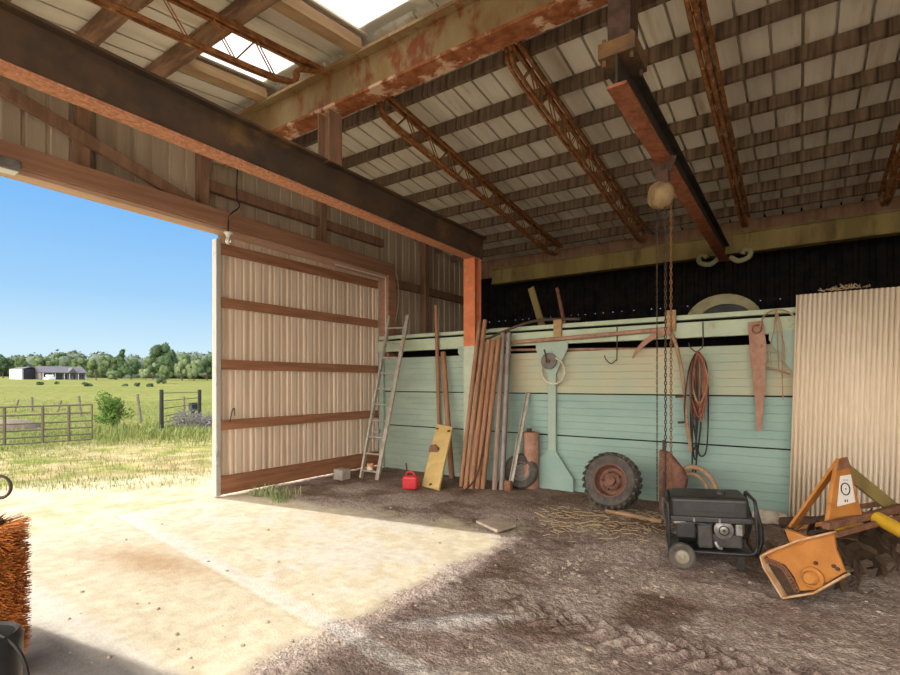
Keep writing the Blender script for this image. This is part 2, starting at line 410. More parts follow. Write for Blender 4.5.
def ribs2(u0, u1, pitch, w, d, s=0.012):
    # one wide and two narrow ribs per pitch
    p = [(u0, 0.0)]; u = u0 + pitch * 0.5
    while u + pitch * 0.5 <= u1 + 1e-6:
        for q, ww, dd in ((-0.30, w * 0.35, d * 0.35), (0.0, w, d), (0.30, w * 0.35, d * 0.35)):
            c = u + q * pitch
            p += [(c - ww / 2 - s, 0), (c - ww / 2, dd), (c + ww / 2, dd), (c + ww / 2 + s, 0)]
        u += pitch
    p.append((u1, 0.0)); p.sort(key=lambda t: t[0]); return p

# numpy value noise
def vnoise(x, y, seed, scale):
    rs = np.random.RandomState(seed); tab = rs.rand(256, 256)
    x = x * scale + 1000.3; y = y * scale + 1000.7
    xi = np.floor(x).astype(int); yi = np.floor(y).astype(int); fx = x - xi; fy = y - yi
    fx = fx * fx * (3 - 2 * fx); fy = fy * fy * (3 - 2 * fy)
    t = lambda a, b: tab[a % 256, b % 256]
    return (t(xi, yi) * (1 - fx) + t(xi + 1, yi) * fx) * (1 - fy) + (t(xi, yi + 1) * (1 - fx) + t(xi + 1, yi + 1) * fx) * fy
def fbm(x, y, seed, scale, octs=4):
    s = 0; a = 1; tot = 0
    for k in range(octs):
        s = s + a * vnoise(x, y, seed + k, scale * 2 ** k); tot += a; a *= 0.55
    return s / tot
def smooth(a, b, x):
    t = np.clip((x - a) / (b - a), 0, 1); return t * t * (3 - 2 * t)
def grid_mesh(name, xs, ys, hfun, cfun, mtl, mtl2=None, mfun=None):
    X, Y = np.meshgrid(xs, ys); Z = hfun(X, Y); nx, ny = len(xs), len(ys)
    co = np.stack([X, Y, Z], -1).reshape(-1, 3)
    i = np.arange(nx * ny).reshape(ny, nx)
    f = np.stack([i[:-1, :-1], i[:-1, 1:], i[1:, 1:], i[1:, :-1]], -1).reshape(-1, 4)
    me = bpy.data.meshes.new(name)
    me.from_pydata(co.tolist(), [], f.tolist())
    a = me.color_attributes.new('Col', 'FLOAT_COLOR', 'POINT')
    col = cfun(X, Y).reshape(-1, 3)
    a.data.foreach_set('color', np.concatenate([col, np.ones((len(col), 1))], 1).astype(np.float32).ravel())
    me.shade_smooth(); me.materials.append(M[mtl])
    if mtl2:
        me.materials.append(M[mtl2]); k = mfun(X, Y)
        kk = (k[:-1, :-1] + k[1:, 1:]) / 2 > .5
        me.polygons.foreach_set('material_index', kk.ravel().astype(np.int32)); me.update()
    o = bpy.data.objects.new(name, me); C.objects.link(o); return o
def mix3(a, b, t): return np.asarray(a) * (1 - t[..., None]) + np.asarray(b) * t[..., None]

# ================================================================== SETTING
WX = -6.35         # left wall
Y0, Y1 = -1.6, 9.8
RIDGE = 3.7
def roofz(Y): return 4.95 - 0.117 * abs(Y - RIDGE)

# ---- shed floor: dirt with worn tracks, dusty concrete apron by the door
def strip_masks(X, Y):
    n1 = fbm(X, Y, 3, 3.0); n2 = fbm(X, Y, 9, 11.0)
    slab = smooth(-2.24, -2.44, X + (n1 - 0.5) * 0.35) * smooth(4.75, 4.35, Y + (n1 - 0.5) * 0.8 - 0.12 * (X + 2.3))  # slab edge laid on the sun patch edge, so pale tone repeats the light
    j1 = 2.33 - 0.118 * (X + 3.53)                    # joint running along the shed
    bare = smooth(0.075, 0.055, np.abs(Y - j1 + 0.04)) * smooth(-1.3, -1.6, X) * smooth(0.30, 0.42, n2 + 0.12)
    b2 = smooth(1.34, 1.31, Y + (n2 - 0.5) * 0.03)     # bare slab nearest the camera side
    b3 = smooth(0.13, 0.07, np.abs(X + 3.38 + (n2 - 0.5) * 0.1)) * smooth(2.25, 2.4, Y) * smooth(3.5, 3.2, Y) * smooth(0.35, 0.5, n2)
    b4 = smooth(0.55, 0.66, n1) * smooth(2.2, 2.7, Y) * 0.8
    bare = np.clip(np.maximum.reduce([bare, b2 * slab, b3, b4 * slab]), 0, 1)
    return slab, bare, n1, n2, j1
def floor_h(X, Y):
    slab, bare, n1, n2, j1 = strip_masks(X, Y)
    rough = (fbm(X, Y, 21, 4.0) - 0.5) * 0.035 + (fbm(X, Y, 31, 19.0, 3) - 0.5) * 0.030
    h = rough * (1 - 0.85 * slab) * smooth(-0.2, 0.5, 6.9 - Y)
    # chevron tyre tracks pressed into the dirt
    for (p, q, wdt, ph) in (((-1.75, 2.98), (0.5, 3.12), 0.34, 0.0),):
        d = np.array(q) - np.array(p); L = np.hypot(*d); d = d / L; nrm = np.array([-d[1], d[0]])
        s = (X - p[0]) * d[0] + (Y - p[1]) * d[1]; t = (X - p[0]) * nrm[0] + (Y - p[1]) * nrm[1]
        lug = np.sin((s + np.abs(t) * 0.9) * 2 * PI / 0.15 + ph + np.where(t > 0, PI, 0))
        m = smooth(wdt / 2, wdt / 2 - 0.05, np.abs(t)) * smooth(0, 0.3, s) * smooth(L, L - 0.3, s) * smooth(0.30, 0.46, fbm(X, Y, 77, 2.2))
        h = h + m * (smooth(0.35, 0.75, lug) - 0.3) * 0.030 * (1 - slab)
    h = h - 0.006 * smooth(0.02, 0.0, np.abs(Y - j1 + 0.12)) * slab
    # low worn lump of concrete showing through
    g = np.exp(-(((X + 1.76 - (Y - 2.65) * 0.9) / 0.10) ** 2 + ((Y - 2.65) / 0.26) ** 2))
    return h + g * 0.03
def floor_c(X, Y):
    slab, bare, n1, n2, j1 = strip_masks(X, Y)
    dust = mix3((0.53, 0.475, 0.355), (0.61, 0.56, 0.44), smooth(0.35, 0.65, n2))
    patch = np.exp(-(((X + 4.5) / 0.75) ** 2 + ((Y - 2.05 - (X + 4.5) * 0.15) / 0.22) ** 2)) * (0.6 + 0.6 * n1)
    dust = mix3(dust, (0.42, 0.30, 0.185), np.clip(patch, 0, 1))
    conc = mix3((0.55, 0.52, 0.465), (0.63, 0.60, 0.54), n2)
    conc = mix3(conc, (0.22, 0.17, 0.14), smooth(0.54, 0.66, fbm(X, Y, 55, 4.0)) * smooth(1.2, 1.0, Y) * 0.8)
    conc = mix3(conc, (0.17, 0.165, 0.17), smooth(1.22, 1.12, Y - 0.16 * (X + 3.4)) * 0.85)  # jamb's cast shadow darkened into the slab colour
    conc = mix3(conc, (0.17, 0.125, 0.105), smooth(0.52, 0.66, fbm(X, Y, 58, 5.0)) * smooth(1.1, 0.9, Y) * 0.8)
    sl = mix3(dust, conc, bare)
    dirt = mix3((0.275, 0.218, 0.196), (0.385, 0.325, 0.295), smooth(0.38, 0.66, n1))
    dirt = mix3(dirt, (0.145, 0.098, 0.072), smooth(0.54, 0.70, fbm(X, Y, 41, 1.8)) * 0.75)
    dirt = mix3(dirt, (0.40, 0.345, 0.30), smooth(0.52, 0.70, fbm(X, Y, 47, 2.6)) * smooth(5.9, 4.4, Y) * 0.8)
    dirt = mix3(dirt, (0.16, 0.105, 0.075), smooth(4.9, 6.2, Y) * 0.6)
    g = np.exp(-(((X + 1.76 - (Y - 2.65) * 0.9) / 0.10) ** 2 + ((Y - 2.65) / 0.26) ** 2))
    dirt = mix3(dirt, (0.44, 0.42, 0.41), np.clip(g * 1.6, 0, 1))
    c = mix3(dirt, sl, slab)
    strip = smooth(0.085, 0.06, np.abs(Y - j1 + 0.04)) * smooth(-1.25, -1.45, X) * (1 - slab)
    return mix3(c, (0.47, 0.445, 0.42), strip * smooth(0.22, 0.32, n2))
xs = np.concatenate([np.arange(WX, -3.0, 0.05), np.arange(-3.0, -1.9, 0.022), np.arange(-1.9, 0.6, 0.013), np.arange(0.6, 1.6, 0.022), np.arange(1.6, 6.01, 0.11)])
ys = np.concatenate([np.arange(-1.6, 1.4, 0.1), np.arange(1.4, 2.5, 0.022), np.arange(2.5, 3.6, 0.013), np.arange(3.6, 5.2, 0.022), np.arange(5.2, 7.2, 0.04), np.arange(7.2, 9.81, 0.2)])
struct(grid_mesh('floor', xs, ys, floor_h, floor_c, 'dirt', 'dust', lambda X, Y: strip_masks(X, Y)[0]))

# ---- field outside
def field_h(X, Y):
    d = np.hypot(X + 6.35, Y * 0.6)
    e = smooth(12, 60, d) * 0.25 + np.clip(d - 30, 0, None) * 0.0175
    return e + (fbm(X, Y, 5, 0.5, 3) - 0.5) * 0.10 * smooth(1.5, 8, d) - 0.02
def field_c(X, Y):
    d = np.hypot(X + 6.35, (Y - 2.5) * 0.8); n = fbm(X, Y, 13, 0.9, 5); n2 = fbm(X, Y, 17, 0.12, 4); n3 = fbm(X, Y, 19, 4.0, 3)
    g = mix3((0.25, 0.30, 0.085), (0.34, 0.36, 0.13), smooth(0.35, 0.65, n2))
    g = mix3(g, (0.25, 0.33, 0.08), smooth(0.5, 0.7, n))
    far = smooth(14, 40, d)
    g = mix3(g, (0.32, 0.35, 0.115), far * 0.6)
    near = smooth(11.5, 7.5, d + (n - 0.5) * 5)
    g2 = mix3(g, (0.50, 0.41, 0.27), near * smooth(0.40, 0.60, n3 * 0.5 + n * 0.5))
    apron = smooth(3.6, 2.0, d + (n - 0.5) * 2.2)
    g2 = mix3(g2, (0.68, 0.62, 0.50), apron)
    path = smooth(0.5, 0.2, np.abs(X + 14.4 + (n2 - 0.5) * 1.5 - 0.05 * Y)) * 0.55
    g2 = mix3(g2, (0.50, 0.44, 0.28), path)
    band = smooth(2.0, 0.5, np.abs(d - 80 - 8 * n2)) * 0.5
    out = mix3(g2, (0.50, 0.50, 0.22), band)
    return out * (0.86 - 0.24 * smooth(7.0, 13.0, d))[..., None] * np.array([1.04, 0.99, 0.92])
gx = -6.35 - np.concatenate([np.arange(0, 14, 0.12), 14 + 230 * np.linspace(0, 1, 130) ** 1.8])
gy = np.concatenate([-14 - 150 * np.linspace(1, 0, 60) ** 1.8, np.arange(-13.9, 16, 0.2), 16 + 230 * np.linspace(0, 1, 100) ** 1.7])
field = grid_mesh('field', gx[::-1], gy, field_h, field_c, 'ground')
struct(field)
def fz(x, y): return float(field_h(np.array([x]), np.array([y]))[0])

# ---- unseen yard behind the viewer, added so daylight bounces in through the open side
struct(MB().add([(WX, -60, -.03), (60, -60, -.03), (60, -1.6, -.03), (WX, -1.6, -.03)], [(0, 1, 2, 3)]).build('floor_yard', mat('yard gravel', (0.60, 0.53, 0.42), (0.52, 0.46, 0.36), 3, 0.95)))

# ---- roof sheets
def roof_profile(a, b): return ribs(a, b, 0.250, 0.020, 0.055, 0.004)
cl = MB()
cl.sheet(roof_profile(-6.6, 6.2), (0, RIDGE, 4.95), (1, 0, 0), (0, 0, 1), 0, 6.35, (0, 1, -0.117))
cl.sheet(roof_profile(-6.6, -5.02), (0, RIDGE, 4.95), (1, 0, 0), (0, 0, 1), 0, 5.3, (0, -1, -0.117))
cl.sheet(roof_profile(-5.02, -4.44), (0, RIDGE, 4.95), (1, 0, 0), (0, 0, 1), 0.98, 5.3, (0, -1, -0.117))
cl.sheet(roof_profile(-4.44, -3.52), (0, RIDGE, 4.95), (1, 0, 0), (0, 0, 1), 0, 5.3, (0, -1, -0.117))
cl.sheet(roof_profile(-3.52, -2.86), (0, RIDGE, 4.95), (1, 0, 0), (0, 0, 1), 1.7, 5.3, (0, -1, -0.117))
cl.sheet(roof_profile(-2.86, 6.2), (0, RIDGE, 4.95), (1, 0, 0), (0, 0, 1), 0, 5.3, (0, -1, -0.117))
ceiling = cl.build('ceiling', 'roof', origin=(0, 0, 4.0)); struct(ceiling)
for k, (a, b, L) in enumerate(((-5.16, -4.30, 1.35), (-3.66, -2.72, 2.15))):
    s = MB(); s.sheet([(a, .045), (a + .2, .05), (b - .2, .05), (b, .045)], (0, RIDGE, 4.95), (1, 0, 0), (0, 0, 1), 0, L, (0, -1, -0.117))
    o = s.build('window_%d' % (k + 1), 'skylight'); struct(o)

struct(MB().add([(-6.6, RIDGE - .14, 4.99), (6.2, RIDGE - .14, 4.99), (6.2, RIDGE, 5.01), (-6.6, RIDGE, 5.01), (6.2, RIDGE + .14, 4.99), (-6.6, RIDGE + .14, 4.99)], [(0, 1, 2, 3), (3, 2, 4, 5)]).build('trim_5', 'roof'))
# ---- left wall: ribbed siding around a door opening, with its timber framing
def wall_ribs(a, b): return ribs(a, b, 0.20, 0.035, 0.022, 0.010)
lw = MB()
top = lambda u: roofz(u) + 0.03
lw.sheet(wall_ribs(Y0, 0.62), (WX, 0, 0), (0, 1, 0), (-1, 0, 0), -0.1, top, (0, 0, 1))
lw.sheet(wall_ribs(0.62, 6.84), (WX, 0, 0), (0, 1, 0), (-1, 0, 0), lambda u: 3.565 - (u + 1.55) * .0174 + .02, top, (0, 0, 1))
lw.sheet(wall_ribs(6.84, Y1 + .02), (WX, 0, 0), (0, 1, 0), (-1, 0, 0), -0.1, top, (0, 0, 1))
wall_left = lw.build('wall_left', 'sheet_dark', origin=(WX, 2, 0)); struct(wall_left)
hd = MB().bar((WX + .145, -1.55, 3.70), (WX + .145, 6.98, 3.555), .25, .22).build('trim_1', 'header', bevel=.008); struct(hd)
lp = MB().bar((WX + .14, -1.55, 3.565), (WX + .14, 6.80, 3.42), .20, .05).build('trim_2', 'lip', bevel=.005); struct(lp)
jamb = MB().box((WX + .03, 6.80, 0.0), (WX + .30, 7.02, 3.44)).build('trim_3', 'header', bevel=.006); struct(jamb)
jamb2 = MB().box((WX + .0, 0.50, 0.0), (WX + .20, 0.66, 3.40)).build('trim_4', 'header', bevel=.006); struct(jamb2)
SX = WX + .09
def stud(y, z0, z1, label):
    return tag(MB().box((SX - .07, y - .06, z0), (SX + .06, y + .06, z1)).build('wall_stud', 'stud', bevel=.005), label, 'stud', 'wall studs above the door header')
stud(0.75, 3.70, roofz(.75) - .01, 'brown wall stud above the header nearest the shed front')
stud(2.18, 3.70, roofz(2.18) - .01, 'brown upright stud crossed by the diagonal brace above the door opening')
stud(3.50, 3.70, roofz(3.5) - .01, 'brown upright stud above the header beside the hanging bulb wire')
stud(5.45, 3.70, roofz(5.45) - .01, 'upright stud above the sliding door, crossing the horizontal girt')
stud(8.15, 0.0, roofz(8.15) - .01, 'dim timber stud in the dark corner behind the red post')
def brace(y0, z0, y1, z1, label, cat='brace'):
    return tag(MB().bar((SX + .09, y0, z0), (SX + .09, y1, z1), .05, .13).build('diagonal_brace', 'stud', bevel=.004), label, cat, 'diagonal braces above the door')
brace(0.9, 4.45, 3.32, 3.72, 'long brown diagonal brace sloping down to the header above the door opening')
tag(MB().box((SX - .07, 3.57, 3.98), (SX + .02, 6.9, 4.12)).build('wall_girt', 'stud', bevel=.004), 'horizontal brown girt on the tan siding above the sliding door', 'girt')
tag(MB().box((SX - .07, 7.03, 3.30), (SX + .02, 9.7, 3.45)).build('wall_girt', 'stud', bevel=.004), 'dim horizontal girt in the dark corner behind the red post', 'girt')

# ---- the sliding door leaf (half closed)
DX = WX + .06
door = MB(); door.sheet(ribs2(3.72, 6.78, 0.306, .05, .022), (DX, 0, 0), (0, 1, 0), (-1, 0, 0), 0.04, lambda u: 3.565 - (u + 1.55) * .0174 - .020, (0, 0, 1))
door_1 = door.build('door_1', 'sheet', origin=(DX, 5.2, 0)); struct(door_1)
def dpart(n, lo, hi, m, bev=.004): return MB().box(lo, hi).build(n, m, door_1, bevel=bev)
for z, h in ((0.88, .13), (1.68, .13), (2.50, .13), (3.20, .14)):
    dpart('door_girt', (DX + .001, 3.74, z), (DX + .045, 6.74, z + h), 'girt')
dpart('bottom_board', (DX + .001, 3.74, 0.03), (DX + .045, 6.76, 0.27), 'girt')
dpart('edge_trim', (DX - .05, 3.67, 0.02), (DX + .05, 3.735, 3.38), 'trim')
dpart('edge_trim', (DX - .03, 6.76, 0.02), (DX + .03, 6.79, 3.38), 'trim')
MB().tube(catmull([(DX + .05, 3.86, .98), (DX + .08, 3.86, 1.06), (DX + .085, 3.88, 1.15), (DX + .08, 3.91, 1.15), (DX + .07, 3.92, 1.06)]), .007).build('door_hook', 'wire', door_1, smooth=True)
MB().bar((DX + .03, 3.70, .65), (DX + .06, 3.70, .65), .04, .10).bar((DX + .03, 3.70, .45), (DX + .06, 3.70, .45), .04, .05).build('door_latch', 'trim', door_1)

# ---- rear wall (dark) with a row of nail holes letting daylight through, right wall
rw = MB(); zz = 2.862
prof = ribs(-6.4, 6.1, 0.20, 0.05, 0.03, 0.02)
rw.sheet(prof, (0, Y1, 0), (1, 0, 0), (0, 1, 0), -.1, zz, (0, 0, 1))
rw.sheet(prof, (0, Y1, 0), (1, 0, 0), (0, 1, 0), zz + .011, 4.35, (0, 0, 1))
rnd = random.Random(4); u = -6.4
while u < 6.1:
    hole = rnd.choice((0.014, 0.018, 0.012, .008)); gap = rnd.uniform(.12, .26)
    rw.add([(u, Y1 - .002, zz - .02), (u + gap, Y1 - .002, zz - .02), (u + gap, Y1 - .002, zz + .03), (u, Y1 - .002, zz + .03)], [(0, 1, 2, 3)])
    if rnd.random() < .18: rw.add([(u + gap, Y1 - .002, zz - .02), (u + gap + hole, Y1 - .002, zz - .02), (u + gap + hole, Y1 - .002, zz + .03), (u + gap, Y1 - .002, zz + .03)], [(0, 1, 2, 3)])
    u += gap + hole
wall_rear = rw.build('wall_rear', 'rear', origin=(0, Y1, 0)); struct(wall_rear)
struct(MB().box((-6.3, 9.74, 3.84), (6.05, 9.78, 4.22)).build('trim_6', 'stud'))
wr = MB(); wr.sheet(wall_ribs(Y0, Y1), (6.1, 0, 0), (0, 1, 0), (1, 0, 0), -.1, top, (0, 0, 1))  # unseen right wall, added closed to keep that side dark
struct(wr.build('wall_right', 'sheet_dark', origin=(6.1, 2, 0)))

# ================================================================== STEEL AND ROOF TIMBERS
def ibeam_parts(t, p0, p1, depth, width, tf, tw, web_m, fl_m):
    p0, p1 = Vector(p0), Vector(p1)
    up = Vector((0, 0, 1))
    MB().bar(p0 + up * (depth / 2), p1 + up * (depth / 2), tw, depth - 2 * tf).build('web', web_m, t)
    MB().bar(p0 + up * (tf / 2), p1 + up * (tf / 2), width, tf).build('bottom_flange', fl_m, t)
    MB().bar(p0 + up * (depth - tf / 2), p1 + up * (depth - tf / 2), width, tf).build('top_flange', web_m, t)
BX = -4.12
t = thing('steel_beam', 'heavy dark steel beam with rusty red bottom flange running back to the red post', 'beam', (BX, 2, 3.40))
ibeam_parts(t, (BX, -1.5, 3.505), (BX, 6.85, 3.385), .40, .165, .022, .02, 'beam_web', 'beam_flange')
t = thing('steel_post', 'orange red steel post with pale mint lower half carrying the dark beam', 'post', (BX, 6.62, 0))
for nm, z0, z1, m in (('upper_section', 2.06, 3.40, 'post_red'), ('lower_section', -.04, 2.06, 'post_green')):
    q = MB()
    q.box((BX - .10, 6.46, z0), (BX + .10, 6.48, z1)).box((BX - .10, 6.63, z0), (BX + .10, 6.65, z1)).box((BX - .01, 6.48, z0), (BX + .01, 6.63, z1))
    q.build(nm, m, t)
t = thing('ridge_girder', 'deep rusty tan girder crossing under the roof ridge', 'girder', (0, RIDGE, 4.36))
ibeam_parts(t, (-6.25, RIDGE, 4.36), (6.0, RIDGE, 4.36), .44, .22, .03, .02, 'girder', 'girder_flange')
q = MB(); q.box((-1.46, RIDGE - .125, 4.40), (-1.02, RIDGE - .105, 4.76)).box((-1.50, RIDGE - .16, 4.34), (-1.08, RIDGE - .02, 4.36))
for i in range(2):
    for j in range(3):
        q.cyl((-1.38 + i * .28, RIDGE - .15, 4.47 + j * .11), (-1.38 + i * .28, RIDGE - .12, 4.47 + j * .11), .018, n=6)
q.build('splice_plate', 'girder_flange', t)
t = thing('stub_post', 'short brown steel stub post standing between the dark beam and the girder', 'post', (BX, RIDGE, 3.80))
q = MB(); q.box((BX - .09, RIDGE - .09, 3.80), (BX - .075, RIDGE + .09, 4.36)).box((BX + .075, RIDGE - .09, 3.80), (BX + .09, RIDGE + .09, 4.36)).box((BX - .075, RIDGE - .008, 3.80), (BX + .075, RIDGE + .008, 4.36))
q.build('column', 'stud', t)
MB().box((BX - .11, RIDGE - .11, 3.80), (BX + .11, RIDGE + .11, 3.812)).build('base_plate', 'beam_web', t)
t = thing('eave_beam', 'mossy ochre eave beam along the top of the black rear wall', 'beam', (0, 9.25, 3.60))
q = MB().box((-5.3, 9.20, 3.575), (6.0, 9.23, 3.86)); q.build('web', 'eave', t)
MB().box((-5.3, 9.16, 3.56), (6.0, 9.34, 3.58)).box((-5.3, 9.16, 3.86), (6.0, 9.34, 3.88)).build('flange', 'eave', t)

ORD = ['first', 'second', 'third', 'fourth', 'fifth', 'sixth', 'seventh', 'eighth', 'ninth', 'tenth']
rear_p = [9.15, 8.5, 7.83, 7.17, 6.5, 5.83, 5.17, 4.5]
for k, y in enumerate(rear_p):
    z = roofz(y) - .012
    o = MB().bar((-6.25, y, z - .075), (6.0, y, z - .075), .05, .145, up=(0, 0.117, 1)).build('roof_purlin', 'purlin')
    tag(o, 'rough stained timber roof purlin, %s one up from the rear eave beam' % ORD[k], 'purlin', 'roof purlins behind the ridge girder')
front_p = [2.58, 1.92, 1.25, 0.55]
for k, y in enumerate(front_p):
    z = roofz(y) - .012
    o = MB().bar((-6.25, y, z - .075), (6.0, y, z - .075), .09, .145, up=(0, -0.117, 1)).build('roof_purlin', 'purlin_lit')
    tag(o, 'timber roof purlin over the dark beam, %s one out from the ridge girder' % ORD[k], 'purlin', 'roof purlins in front of the ridge girder')
# boards along the skylights
for x, y0, y1, lb in ((-5.13, 2.62, 3.60, 'tan board along the outer edge of the smaller skylight'),
                      (-3.62, 1.96, 3.60, 'tan board along the edge of the larger skylight above the girder')):
    za, zb = roofz(y0) - .03, roofz(y1) - .03
    tag(MB().bar((x, y0, za - .06), (x, y1, zb - .06), .14, .11).build('roof_board', 'plank', bevel=.004), lb, 'board', 'boards beside the skylights')

def joist(x, y0, y1, label, sgn, depth=.30, chord='joist', rod='joist'):
    ztop = lambda y: roofz(y) - .165
    t = thing('bar_joist', label, 'joist', (x, (y0 + y1) / 2, ztop(y1)), 0, 'open web steel roof joists')
    q = MB()
    for dx in (-.035, .035):
        q.bar((x + dx, y0, ztop(y0) - .02), (x + dx, y1, ztop(y1) - .02), .035, .04)
    q.build('top_chord', chord, t)
    sg = 1 if y1 > y0 else -1; L = y1 - y0; ya, yb = y0 + .55 * sg, y1 - .45 * sg
    zb = lambda y: ztop(y) - depth
    q = MB()
    for dx in (-.025, .025):
        q.tube(catmull([(x + dx, y0 + .05 * sg, ztop(y0) - .05), (x + dx, y0 + .28 * sg, ztop(y0 + .28) - depth * .5), (x + dx, ya, zb(ya)), (x + dx, (ya + yb) / 2, zb((ya + yb) / 2)), (x + dx, yb, zb(yb)), (x + dx, y1 - .1 * sg, ztop(y1) - .06)], 5), .021, 6)
    q.build('bottom_chord', chord, t)
    n = max(4, int(abs(yb - ya) / .20)); pts = []
    for i in range(n + 1):
        y = ya + (yb - ya) * i / n
        pts.append((x, y, (zb(y) if i % 2 == 0 else ztop(y) - .04)))
    q = MB()
    for dx in (-.016, .016):
        q.tube([(p[0] + dx, p[1], p[2]) for p in pts], .008, 6)
    q.build('web_rod', rod, t)
    return t
joist(-3.80, 3.84, 9.22, 'thin tan open web joist that meets the girder beside the stub post', 1, .28)
joist(-2.20, 3.84, 9.22, 'bright rusty orange open web joist between the stub post joist and the hoist beam', 1, .30)
joist(-0.69, 3.84, 9.22, 'dark rusty open web joist just beyond the black hoist beam', 1, .30, 'joist', 'rod_dark')
joist(0.95, 3.84, 9.22, 'ochre open web joist nearest the shed right wall', 1, .30)
joist(-4.10, 3.55, -1.4, 'open web joist sloping over the dark beam towards the shed front', -1, .305)

# ---- hoist beam, hanger, chain hoist
HX = -.99
t = thing('hoist_beam', 'black hoist beam with orange bottom flange hanging level under the roof', 'beam', (HX, 6, 3.45))
ibeam_parts(t, (HX, 3.35, 3.45), (HX, 9.19, 3.45), .26, .13, .02, .014, 'hoist_web', 'hoist_flange')
MB().box((HX - .075, 3.40, 3.70), (HX + .075, 3.60, 4.36)).build('hanger', 'rust_dark', t, bevel=.004)
q = MB().box((HX - .12, 3.34, 3.66), (HX + .12, 3.66, 3.76))
for sx in (-.09, .09):
    for sy in (3.38, 3.62): q.cyl((HX + sx, sy, 3.62), (HX + sx, sy, 3.80), .014, n=6)
q.build('clamp', 'beam_web', t)
q = MB()
for sx in (-1, 1):
    q.tube(catmull([(HX + sx * .08, 9.12, 3.50), (HX + sx * .20, 9.10, 3.42), (HX + sx * .34, 9.10, 3.46), (HX + sx * .36, 9.10, 3.56), (HX + sx * .28, 9.10, 3.58), (HX + sx * .25, 9.10, 3.52)]), .040, 8)
q.build('end_scroll', 'fender', t, smooth=True)
HYY = 4.73
t = thing('chain_hoist', 'ochre chain hoist hanging from the black hoist beam with long chains', 'hoist', (HX, HYY, .5))
q = MB().lathe([(0, -.09), (.085, -.085), (.115, -.05), (.12, .0), (.115, .05), (.085, .085), (0, .09)], (HX - .02, HYY, 3.16), (0.82, .57, 0), 24)
q.build('body', 'hoist_body', t, smooth=True)
q = MB().box((HX - .05, HYY - .05, 3.25), (HX + .05, HYY + .05, 3.36)); q.tube(catmull([(HX, HYY, 3.26), (HX, HYY, 3.43)]), .02)
for sx in (-1, 1):
    q.bar((HX + sx * .03, HYY, 3.36), (HX + sx * .075, HYY, 3.49), .012, .08); q.cyl((HX + sx * .02, HYY, 3.49), (HX + sx * .06, HYY, 3.49), .035, n=12)
q.build('trolley', 'rust_dark', t)
def chain_mesh(x, y, z0, z1, r, link):
    q = MB(); z = z1; k = 0
    while z > z0:
        ax = 0 if k % 2 else 1
        w, h = r * 2.2, link * .62
        pts = []
        for a in range(8):
            c, s = math.cos(2 * PI * a / 8) * w / 2, math.sin(2 * PI * a / 8) * h
            pts.append((x + (c if ax else 0), y + (0 if ax else c), z - link / 2 + s))
        q.tube(pts, r * .5, 4, closed=True); z -= link; k += 1
    return q
for x_px, z0, z1, r, m in ((657, .42, 3.02, .0055, 'chain'), (665.5, .40, 3.08, .008, 'chain'), (671, .40, 3.08, .008, 'chain_rust')):
    p = onY(x_px, 300, HYY)
    chain_mesh(p.x, HYY, z0, z1, r, .034).build('chain_strand', m, t)

# ================================================================== WAGON BOX AND WHAT HANGS ON IT
WY = 6.75
t = thing('wagon_box', 'long mint green steel wagon box with board grooves against the rear wall', 'wagon', (-1.5, WY, 0))
XL, XR = -6.22, 4.2
def board_run(z0, z1, m, XL=XL, XR=XR):
    q = MB(); n = max(1, round((z1 - z0) / .10)); h = (z1 - z0) / n; pr = []
    for i in range(n):
        a = z0 + i * h; pr += [(a, .0), (a + .006, -.006), (a + h - .006, -.006), (a + h, .0)]
    q.sheet(pr, (XL, WY, 0), (0, 0, 1), (0, 1, 0), 0, XR - XL, (1, 0, 0)); return q.build('side_panel', m, t)
board_run(-.03, .752, 'mint', XL, -3.55); board_run(.767, 1.342, 'mint', XL, -3.55); board_run(-.03, .752, 'mint_blue', -3.55, XR); board_run(.767, 1.342, 'mint_blue', -3.55, XR)
board_run(1.357, 1.94, 'mint', XL, -3.55); board_run(1.357, 1.94, 'mint_tan', -3.55, XR)
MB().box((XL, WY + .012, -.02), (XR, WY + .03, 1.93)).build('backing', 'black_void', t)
MB().box((XL, WY - .04, 2.05), (XR, WY + .05, 2.24)).build('top_rail', 'mint_rail', t, bevel=.008)
MB().box((XL, WY - .015, 2.275), (XR, WY + .10, 2.335)).build('cap_rail', 'mint_rail', t, bevel=.008)
MB().box((XL, WY + .06, 2.20), (XR, WY + .10, 2.28)).build('rail_backing', 'black_void', t)
MB().box((XL, WY + .50, 1.0), (XR, WY + .53, 2.26)).build('slot_shade', 'black_void', t)  # black sheet for the shade seen through the slot
MB().box((XL, WY + .10, 2.27), (XR, 8.9, 2.31)).build('deck', 'rust_dark', t)
MB().box((XL, 8.86, .0), (XR, 8.9, 2.27)).build('back_panel', 'rust_dark', t)
def stake(x, w=.12, gus=.24, foot=True):
    q = MB().box((x - w / 2, WY - .065, -.02), (x + w / 2, WY - .01, 2.06)); q.build('stake', 'mint', t, bevel=.006)
    if gus:
        MB().prism([(x - gus, WY - .072, 2.08), (x - gus, WY - .072, 1.98), (x - .06, WY - .072, 1.62), (x + .06, WY - .072, 1.62), (x + gus, WY - .072, 1.98), (x + gus, WY - .072, 2.08)], (0, .012, 0)).build('gusset', 'mint', t)
    if foot:
        MB().prism([(x - .05, WY - .078, .55), (x + .06, WY - .078, .55), (x + .32, WY - .078, .18), (x + .32, WY - .078, -.02), (x - .32, WY - .078, -.02), (x - .28, WY - .078, .32)], (0, .015, 0)).build('foot_plate', 'mint_blue', t)
sx = onY(553.5, 400, WY).x
stake(sx); stake(onY(470, 400, WY).x + .12, .08, .30, False); stake(2.0, foot=False)
stake(onY(783, 400, WY).x + .15, .09, .28, False); stake(-6.12, .10, 0, False)
def W(x, y, dy=.05): return onY(x, y, WY - dy)
